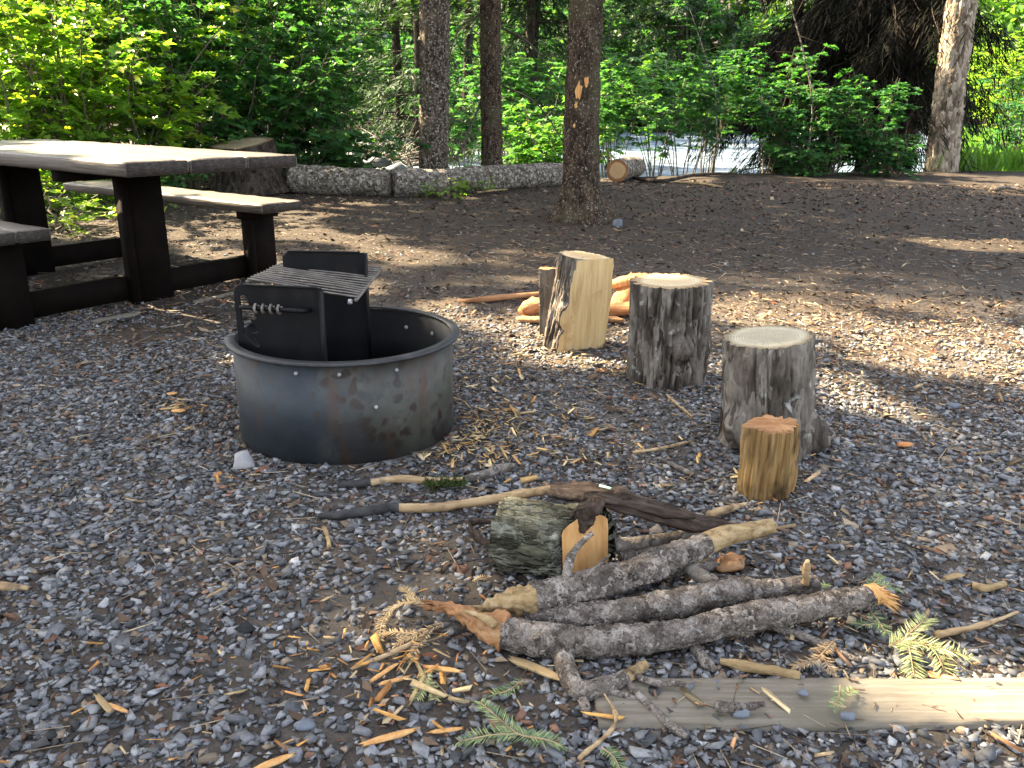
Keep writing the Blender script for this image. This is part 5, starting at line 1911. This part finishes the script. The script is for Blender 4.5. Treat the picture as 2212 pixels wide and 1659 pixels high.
limb_part('bark', [(1130, 1338, .035, .030), (1300, 1330, .04, .034), (1440, 1308, .045, .035), (1560, 1280, .05, .034), (1660, 1275, .05, .030), (1765, 1262, .055, .024)], 'bark_limb', e, 45)
limb_part('fork', [(1545, 1272, .055, .026), (1515, 1245, .06, .020), (1490, 1228, .06, .016), (1468, 1222, .055, .013)], 'bark_round', e, 46, 30, 14, .003)
limb_part('snag', [(1740, 1262, .07, .009), (1742, 1232, .11, .009), (1745, 1212, .14, .006)], 'stick_wood', e, 47, 14, 10, .002)
e = limb('front curved limb of the pile with a rusty torn left end', (1350, 1390))
limb_part('bark', [(1085, 1366, .045, .036), (1180, 1382, .04, .037), (1300, 1387, .038, .036), (1450, 1372, .04, .034), (1600, 1338, .05, .033), (1750, 1312, .058, .031), (1880, 1286, .062, .027)], 'bark_limb', e, 48, 90, 26)
limb_part('torn_end', [(1092, 1366, .045, .0345), (1050, 1352, .05, .030), (1010, 1332, .055, .021), (970, 1316, .058, .012), (925, 1306, .058, .005)], 'rot_wood', e, 49, 70, 40, .009, jag=.008)['label'] = 'rusty orange torn end'
limb_part('torn_splinter', [(1072, 1352, .075, .010), (1045, 1335, .08, .009), (1012, 1322, .075, .007), (985, 1318, .065, .003)], 'pale_break', e, 50, 20, 8, .003)
limb_part('broken_end', [(1874, 1287, .062, .0265), (1895, 1284, .062, .022), (1928, 1302, .055, .007)], 'split_orange', e, 51, 24, 16, .003, jag=.010)['label'] = 'yellow snapped right end'
limb_part('side_branch', [(1210, 1396, .03, .024), (1222, 1440, .022, .023), (1248, 1488, .02, .021), (1310, 1480, .022, .018), (1352, 1462, .024, .014)], 'bark_limb', e, 52, 50, 16, .003,
          subs=[[(1250, 1492, .012, .010), (1262, 1520, .01, .008), (1268, 1552, .006, .005)], [(1300, 1482, .02, .008), (1345, 1502, .014, .007), (1388, 1512, .01, .004)]])
limb_part('branch_tip', [(1350, 1463, .024, .0138), (1372, 1450, .026, .012), (1394, 1436, .028, .009)], 'pale_break', e, 53, 14, 12, .002, jag=.003)
limb_part('twig', [(1352, 1472, .02, .0085), (1395, 1515, .016, .008), (1440, 1560, .014, .0075), (1482, 1592, .012, .006)], 'bark_limb', e, 54, 30, 10, .002)
limb_part('twig', [(1375, 1462, .022, .008), (1420, 1476, .024, .007), (1482, 1478, .028, .005)], 'bark_limb', e, 55, 24, 10, .002)

# dark sticks wedged under the pile
for i, (c, lb) in enumerate([([(1340, 1205, .04, .016), (1450, 1180, .05, .015), (1590, 1130, .06, .011)], 'dark stick wedged behind the peeled limb'),
                             ([(1370, 1255, .02, .014), (1480, 1232, .02, .014), (1600, 1215, .02, .010)], 'dark stick lying under the peeled limb'),
                             ([(1330, 1180, .06, .018), (1420, 1165, .07, .016), (1520, 1150, .07, .012)], 'lichen grey stick under the bark strip'),
                             ([(1500, 1240, .015, .006), (1600, 1248, .015, .005), (1720, 1252, .012, .004)], 'thin grey twig right of the fork'),
                             ([(1640, 1345, .012, .009), (1750, 1380, .012, .009), (1860, 1430, .012, .005)], 'dark twig under the front limb at right'),
                             ([(1500, 1400, .012, .016), (1525, 1430, .012, .014), (1545, 1448, .010, .009)], 'short dark stub under the front limb')]):
    o = limb_part('stick', c, 'bark_limb' if i != 2 else 'bark_round', None, 60 + i, 30, 12, .003)
    tag(o, lb, 'stick', 'sticks in the limb pile')

# charred sticks in front of the ring
e = limb('stick with a charred tip and a cushion of moss, nearest the fire ring', (900, 1040), 'stick', 'charred_stick')
limb_part('charred_end', [(730, 1048, .012, .010), (765, 1047, .013, .0125), (800, 1043, .014, .0125)], 'char', e, 71, 24, 12, .002)
limb_part('bare_wood', [(797, 1043, .014, .012), (860, 1035, .014, .013), (940, 1040, .014, .0125), (1000, 1038, .016, .012)], 'stick_wood', e, 72, 36, 12, .0015)
limb_part('bark', [(998, 1038, .016, .0135), (1045, 1026, .018, .0165), (1085, 1010, .02, .0155), (1113, 1006, .02, .010)], 'bark_limb', e, 73, 30, 14, .003)
mo = MB()
rs = np.random.default_rng(5)
for k in range(420):
    a = P(rs.uniform(918, 1006), 1041 + rs.normal(0, 5), .014 + abs(rs.normal(0, .008)))
    d = unit(rs.normal(0, 1, 3) + [0, -.4, .5])
    mo.tube(np.array([a, a + d * .010, a + d * .017 + [0, 0, -.004]]), [.0016, .0014, .0005], 3, cap=(False, False))
mo.build('moss', M['moss'], e)
e = limb('long stick burnt black at its left end, leaning on the mossy chunk', (900, 1100), 'stick', 'charred_stick')
limb_part('charred_end', [(688, 1114, .012, .008), (760, 1110, .014, .014), (830, 1099, .015, .0145), (862, 1097, .016, .0145)], 'char', e, 74, 40, 12, .002)
limb_part('bare_wood', [(858, 1097, .016, .0138), (930, 1097, .018, .0135), (1020, 1086, .03, .013), (1100, 1072, .06, .0135), (1195, 1056, .11, .013)], 'stick_wood', e, 75, 50, 12, .002)

# mossy chunk with split orange face
cc_ = P(1200, 1172, .088)
dx = unit(np.array([.95, -.30, 0]))
e = empty('log_chunk', (cc_[0], cc_[1], 0), 'short mossy log chunk with a split orange face, under the bark strip', 'log')
hl, rc = .142, .090
pth = cc_ + dx * np.linspace(-hl, hl, 44)[:, None]
M4 = axes_matrix(cc_, dx, np.cross([0, 0, 1], dx), [0, 0, 1])
inv = np.array(M4.inverted())


def cd(i, a, p):
    q = inv[:3, :3] @ p + inv[:3, 3]
    v = mnoise.noise(Vector((q[0] * 6, math.cos(a) * 3.2, math.sin(a) * 3.2)))
    v2 = mnoise.noise(Vector((q[0] * 16, math.cos(a) * 6.5, math.sin(a) * 6.5)))
    st = math.floor((v + 1) * 5) / 5
    return .016 * (st - .9) + .008 * v2 - .010 * max(0, 1 - abs(v2) / .12)


V, F = tube(pth, rc, 90, disp=cd)
# chop a wedge off the right end so that the orange wood shows
nv = unit(np.array([.62, -.77, .10]))
pl = cc_ + dx * hl * .50
dd = (V - pl) @ nv
V = V - np.maximum(0, dd)[:, None] * nv
mesh_obj('bark', V @ inv[:3, :3].T + inv[:3, 3], F, M['bark_moss'], e, False, M4)
e1_ = unit(np.cross([0, 0, 1], nv))
e2_ = np.cross(nv, e1_)
cen = pl - dx * .0
K = 12
VV, Q = [], []
for i in range(K + 1):
    for j in range(K + 1):
        s_, t_ = (i / K - .5) * .15, (j / K - .5) * .165
        p = cen + e1_ * s_ + e2_ * t_
        ax = (p - cc_) - dx * ((p - cc_) @ dx)
        L_ = np.linalg.norm(ax)
        if L_ > rc * .93:
            p = p - ax / L_ * (L_ - rc * .93)
            p = p - nv * ((p - pl) @ nv)
        VV.append(p + nv * (.006 + .004 * nz(s_ * 70, t_ * 12) + .002 * nz(s_ * 200, t_ * 30)))
idx = np.arange((K + 1) ** 2).reshape(K + 1, K + 1)
Q = np.stack([idx[:-1, :-1], idx[1:, :-1], idx[1:, 1:], idx[:-1, 1:]], -1).reshape(-1, 4)
sf = mesh_obj('split_face', np.array(VV), [Q], M['split_orange'], e, False)
sf['label'] = 'bright orange freshly split face'


def ribbon(name, ctrl, width, th, wdir, mat, seed, parent=None, n=46, m=9, crinkle=.008, taper=True):
    """crumpled strip: ctrl rows (px, py, z), width along wdir"""
    c = curve_pts([P(a, b, z) for a, b, z in ctrl], n)
    T, N_, B_ = frames(c)
    V = []
    for i in range(n):
        u = i / (n - 1)
        w = width * (min(1, .5 + 2.5 * u, .25 + 3 * (1 - u)) if taper else 1) * (1 + .25 * nz(u * 6 + seed, 0))
        wd = np.asarray(wdir, float)
        wd = unit(wd - T[i] * (wd @ T[i]))
        up = np.cross(T[i], wd)
        up = up if up[2] > 0 else -up
        for s in (1, -1):
            for j in range(m):
                v = (j / (m - 1) - .5) * (1 if s == 1 else -1)
                h = crinkle * (nz(u * 9 + seed, v * 5) + .6 * nz(u * 3, v * 9 + seed)) - .35 * width * v * v
                V.append(c[i] + wd * v * w + up * (h + s * th / 2))
    V = np.array(V)
    idx = np.arange(n * 2 * m).reshape(n, 2 * m)
    a, b = idx[:-1], idx[1:]
    Q = np.stack([a, np.roll(a, -1, 1), np.roll(b, -1, 1), b], -1).reshape(-1, 4)
    x = unit(c[-1] - c[0])
    y = unit(np.cross([0, 0, 1], x))
    M4 = axes_matrix(c[0], x, y, np.cross(x, y))
    i4 = np.array(M4.inverted())
    k = n * 2 * m
    Vl = V @ i4[:3, :3].T + i4[:3, 3]
    Vl = np.vstack([Vl, Vl[:2 * m].mean(0), Vl[-2 * m:].mean(0)])
    Tr = [[k, (j + 1) % (2 * m), j] for j in range(2 * m)] + [[k + 1, (n - 1) * 2 * m + j, (n - 1) * 2 * m + (j + 1) % (2 * m)] for j in range(2 * m)]
    return mesh_obj(name, Vl, [Q, np.array(Tr)], M[mat], parent, False, M4)


bp_ = P(1400, 1130)
e = empty('bark_strip', (bp_[0], bp_[1], 0), 'long stringy dark brown strip of bark draped over the mossy chunk', 'bark')
ribbon('strip', [(1188, 1058, .185), (1270, 1062, .195), (1350, 1085, .185), (1430, 1105, .14), (1510, 1128, .095), (1600, 1135, .055)], .062, .010, (.25, 1, .35), 'bark_strip', 3, e)
ribbon('strip', [(1260, 1070, .20), (1340, 1075, .20), (1420, 1098, .16), (1500, 1118, .12)], .035, .010, (.25, 1, .8), 'bark_strip', 4, e)
ribbon('hanging_flap', [(1300, 1078, .20), (1272, 1098, .195), (1262, 1125, .165), (1258, 1152, .135)], .05, .006, (1, .1, 0), 'bark_strip', 6, e, 26, 7, .010)
ribbon('hanging_flap', [(1290, 1085, .20), (1250, 1100, .19), (1232, 1118, .165)], .03, .005, (.7, .6, 0), 'bark_strip', 7, e, 20, 5, .008)
c = rod([(1322, 1066, .20, .014), (1345, 1066, .205, .019), (1364, 1070, .20, .010)], 14)
V, F = tube(c[:, :3], c[:, 3], 12, disp=bark_disp(4, .003))
mesh_obj('knot', V, F, M['bark_strip'], e, True)
o = ribbon('bark_strip', [(1085, 1185, .02), (1040, 1168, .02), (1015, 1142, .03), (1020, 1128, .035), (1075, 1128, .03)], .022, .004, (0, .4, 1), 'bark_strip', 9, None, 30, 5, .003)
tag(o, 'curled dark strip of bark left of the mossy chunk', 'bark')
o = ribbon('bark_strip', [(1540, 1220, .02), (1575, 1215, .03), (1606, 1205, .02)], .05, .012, (.2, 1, .2), 'rot_wood', 10, None, 20, 7, .006)
tag(o, 'rotten golden chunk of wood under the peeled limb end', 'bark')
pp = P(1312, 1053, .21)
o = mesh_obj('paper_scrap', MB().box((0, 0, 0), (.042, .012, .0012)).V[0], MB().box((0, 0, 0), (.042, .012, .0012)).Q, M['paper'], None, False, Matrix.Translation(pp) @ Matrix.Rotation(R(-16), 4, 'Z') @ Matrix.Rotation(R(8), 4, 'Y'))
tag(o, 'pale green scrap lying on top of the bark strip', 'scrap')

# board set in the gravel
p0, p1 = P(1285, 1514, .012), P(2420, 1511, .012)
bw = float(np.linalg.norm(P(1900, 1467, .012) - P(1900, 1558, .012)))
x = unit(p1 - p0)
V, F = plank_mesh(float(np.linalg.norm(p1 - p0)), bw, .05, 77, .003, 60, .006, 'x', rough_top=.0008)
o = mesh_obj('board', V, F, M['board'], None, False, axes_matrix([p0[0], p0[1], .013], x, np.cross([0, 0, 1], x), [0, 0, 1]))
tag(o, 'weathered grey board lying flush in the gravel at the lower right', 'board')

# loose sticks
for i, (c, mt, lb) in enumerate([
        ([(1368, 978, .012, .006), (1430, 968, .014, .006), (1500, 951, .012, .003)], 'stick_wood', 'thin bent tan stick between ring and rounds'),
        ([(1440, 852, .012, .006), (1470, 880, .012, .0055), (1495, 900, .012, .004)], 'stick_wood', 'thin pale stick in front of the knotty round'),
        ([(1425, 990, .012, .007), (1470, 1012, .012, .008), (1500, 1025, .012, .005)], 'bark_round', 'short grey stick on the gravel left of the billet'),
        ([(1530, 1112, .02, .011), (1570, 1100, .022, .011), (1612, 1088, .02, .007)], 'stick_wood', 'bent stick lying below the golden billet'),
        ([(1545, 1525, .032, .010), (1600, 1528, .033, .0085), (1650, 1520, .03, .005)], 'bark_limb', 'short dark stick lying on the board'),
        ([(1555, 1428, .012, .008), (1620, 1440, .014, .010), (1728, 1460, .016, .009)], 'pale_break', 'pale split stick in front of the board'),
        ([(1250, 1640, .01, .004), (1330, 1560, .02, .003), (1300, 1490, .02, .002)], 'stick_wood', 'thin bent twig at the left end of the board'),
        ([(0, 1265, .01, .010), (30, 1268, .012, .010), (62, 1270, .01, .006)], 'stick_wood', 'short grey stick at the left edge of the gravel'),
        ([(700, 1140, .01, .007), (708, 1160, .012, .008), (712, 1182, .01, .006)], 'pale_break', 'short pale stick below the burnt stick'),
        ([(2100, 1265, .01, .010), (2130, 1270, .012, .011), (2170, 1262, .01, .006)], 'pale_break', 'pale broken stick on the right gravel'),
        ([(1458, 393, .02, .016), (1510, 396, .022, .02), (1560, 404, .02, .012)], 'pale_break', 'pale peeled stick lying at the back edge of the dirt'),
        ([(1368, 384, .03, .025), (1430, 391, .04, .03), (1500, 378, .06, .028), (1592, 374, .05, .018)], 'bark_dark', 'dark crooked branch lying right of the sawn log end'),
        ([(2150, 408, .04, .03), (2180, 405, .06, .03), (2212, 412, .03, .02)], 'bark_round', 'grey root piece at the right edge of the dirt'),
        ([(2020, 1372, .012, .007), (2120, 1350, .02, .006), (2200, 1322, .012, .004)], 'stick_wood', 'thin brown stick on the gravel at the right edge'),
        ([(1030, 416, .03, .014), (1060, 412, .05, .012), (1095, 409, .03, .008)], 'stick_wood', 'small pale stick leaning at the border log'),
        ([(930, 1360, .012, .004), (870, 1400, .016, .004), (760, 1445, .01, .003)], 'stick_wood', 'thin twig left of the torn limb end')]):
    o = limb_part('stick', c, mt, None, 200 + i, 24, 10, .0022)
    tag(o, lb, 'stick')


# ---- fir sprigs
SPR = {'pale': [(.38, .40, .19), (.50, .47, .26), (.28, .32, .14)], 'green': [(.13, .20, .09), (.20, .26, .12), (.30, .34, .16)], 'dry': [(.36, .26, .15), (.44, .34, .20), (.26, .19, .11)]}
M['sprig'] = mat_leaf('sprig_needle', (1, 1, 1), .2, .6)


def sprig(label, branches, pal, nl=.021, seed=1, gap=.0026):
    rs = np.random.default_rng(seed)
    b0 = P(branches[0][0][0], branches[0][0][1])
    e = empty('fir_sprig', (b0[0], b0[1], 0), label, 'sprig', 'fir sprigs dropped on the gravel')
    st = MB()
    pos, dr, nr, L = [], [], [], []
    for br in branches:
        n0 = max(12, int(40))
        c = curve_pts([P(a, b, z) for a, b, z in br], n0)
        st.tube(c, np.linspace(.0018, .0009, n0), 5)
        T, _, _ = frames(c)
        ln = np.linalg.norm(np.diff(c, axis=0), axis=1).sum()
        k = int(ln / gap)
        for i in range(k):
            u = (i + .5) / k
            j = int(u * (n0 - 1))
            side = unit(np.cross(T[j], [0, 0, 1]))
            for s in (-1, 1):
                d = unit(side * s + T[j] * .75 + [0, 0, rs.normal(.12, .22)] + rs.normal(0, .1, 3))
                pos.append(c[j] + T[j] * rs.uniform(0, .004))
                dr.append(d)
                nr.append(unit(np.array([rs.normal(0, .3), rs.normal(0, .3), 1])))
                L.append(nl * rs.uniform(.75, 1.15) * (1 if u < .85 else .7))
    n = len(pos)
    L = np.array(L)
    col = np.array(SPR[pal])[rs.integers(0, 3, n)] * rs.uniform(.8, 1.2, (n, 1))
    V, F, cc = leaf_mesh(np.array(pos), np.array(dr), np.array(nr), L, np.full(n, .0026), col, .1)
    nd = new_obj('needles', np_mesh('needles', V, [F], False, cc), M['sprig'], e)
    nd['kind'] = 'stuff'
    st.build('stem', M['stick_wood'], e, True)
    return e


sprig('large pale green fir sprig at the right end of the front limb', [[(1920, 1395, .03), (1960, 1385, .035), (2030, 1400, .04), (2100, 1420, .02)], [(1960, 1385, .035), (1968, 1420, .03), (1975, 1462, .012)], [(2010, 1395, .04), (2030, 1425, .03), (2040, 1452, .015)],
       [(1940, 1390, .035), (1985, 1350, .04), (2005, 1335, .03)]], 'pale', .032, 1)
sprig('green fir sprig behind the snapped yellow limb end', [[(1860, 1275, .04), (1900, 1262, .045), (1945, 1275, .03)], [(1880, 1268, .045), (1895, 1250, .05), (1905, 1242, .04)], [(1760, 1275, .05), (1772, 1265, .05), (1785, 1262, .04)]], 'green', .02, 2)
sprig('grey green fir sprig under the snapped yellow limb end', [[(1880, 1320, .03), (1900, 1345, .03), (1915, 1370, .02)], [(1900, 1345, .03), (1870, 1350, .025), (1850, 1345, .02)]], 'green', .022, 3)
sprig('dry grey fir sprig in front of the board', [[(1800, 1385, .02), (1760, 1425, .025), (1712, 1440, .015)], [(1775, 1412, .025), (1790, 1440, .02), (1800, 1452, .012)]], 'dry', .02, 4)
sprig('small green fir sprig lying on the board', [[(1815, 1480, .04), (1812, 1505, .036), (1800, 1530, .03)], [(1812, 1500, .036), (1835, 1495, .03), (1845, 1490, .025)]], 'green', .018, 5)
sprig('forked yellowing fir sprig at the bottom centre of the gravel', [[(1180, 1600, .014), (1120, 1585, .03), (1070, 1545, .032), (1035, 1515, .016)], [(1120, 1585, .03), (1060, 1588, .03), (992, 1602, .014)], [(1135, 1590, .028), (1180, 1598, .028), (1215, 1610, .014)]], 'green', .026, 6)
sprig('small yellow green fir sprig left of the side branch', [[(925, 1445, .02), (915, 1475, .03), (900, 1510, .014)], [(918, 1470, .03), (935, 1490, .02), (940, 1512, .014)]], 'pale', .02, 7)
sprig('brown dried fir sprig at the torn limb tip', [[(945, 1308, .055), (890, 1300, .05), (850, 1312, .035), (825, 1345, .02), (820, 1385, .012)], [(900, 1300, .05), (880, 1280, .045), (868, 1268, .03)]], 'dry', .018, 8)
sprig('brown dried fir sprig fanned below the torn limb', [[(960, 1345, .03), (900, 1370, .025), (850, 1395, .015)], [(930, 1358, .03), (900, 1400, .02), (880, 1430, .012)], [(900, 1370, .025), (850, 1365, .02), (820, 1372, .012)]], 'dry', .016, 9)
sprig('small curved fir sprig cut by the bottom edge', [[(1300, 1615, .02), (1325, 1635, .025), (1340, 1662, .015)]], 'green', .022, 10)
sprig('green fir sprig beside the pale split splinter', [[(1130, 1470, .016), (1095, 1492, .02), (1065, 1500, .012)]], 'green', .02, 11)
sprig('tiny dried fir sprig on the gravel above the torn limb', [[(1020, 1255, .014), (1035, 1250, .02), (1058, 1245, .014)]], 'dry', .014, 12)

# larger splinters one can pick out
SPW = [(840, 1592, R(20), .10, .014, 'orange', 'long orange splinter near the bottom edge left of centre'), (965, 1577, R(8), .055, .010, 'orange', 'small orange splinter left of the forked sprig'),
       (587, 1648, R(30), .07, .014, 'orange', 'orange splinter cut by the bottom edge'), (250, 1528, R(-25), .06, .010, 'orange', 'orange splinter lying beside the curved white chip'),
       (225, 1520, R(-45), .075, .012, 'pale', 'white splinter in the lower left gravel'), (1160, 1445, R(-35), .13, .022, 'pale', 'ragged pale splinter in front of the side branch'),
       (955, 1445, R(-14), .075, .013, 'orange', 'orange splinter below the torn limb'), (470, 1025, R(70), .03, .018, 'red', 'red chip left of the pale rock'),
       (385, 887, R(-10), .05, .024, 'orange', 'orange chip on the gravel left of the fire ring'), (372, 850, R(20), .035, .018, 'orange', 'smaller orange chip above the one left of the ring'),
       (830, 1452, R(48), .07, .010, 'orange', 'orange splinter leaning in the splinter heap, upper one'), (850, 1470, R(20), .06, .010, 'orange', 'orange splinter lying in the splinter heap, lower one'),
       (2060, 1245, R(15), .055, .018, 'pale', 'pale chip on the right gravel'), (1955, 960, R(0), .05, .03, 'red', 'reddish bark flake right of the flared round')]
for i, (px, py, yaw, L_, w, k, lb) in enumerate(SPW):
    split_piece(lb, px, py, .018, L_, w, w * .45, yaw, R(3), {'orange': 'split_orange', 'pale': 'pale_break', 'red': 'split_red'}[k], 300 + i, 'splinter', 'splinter', 'splinters on the gravel')
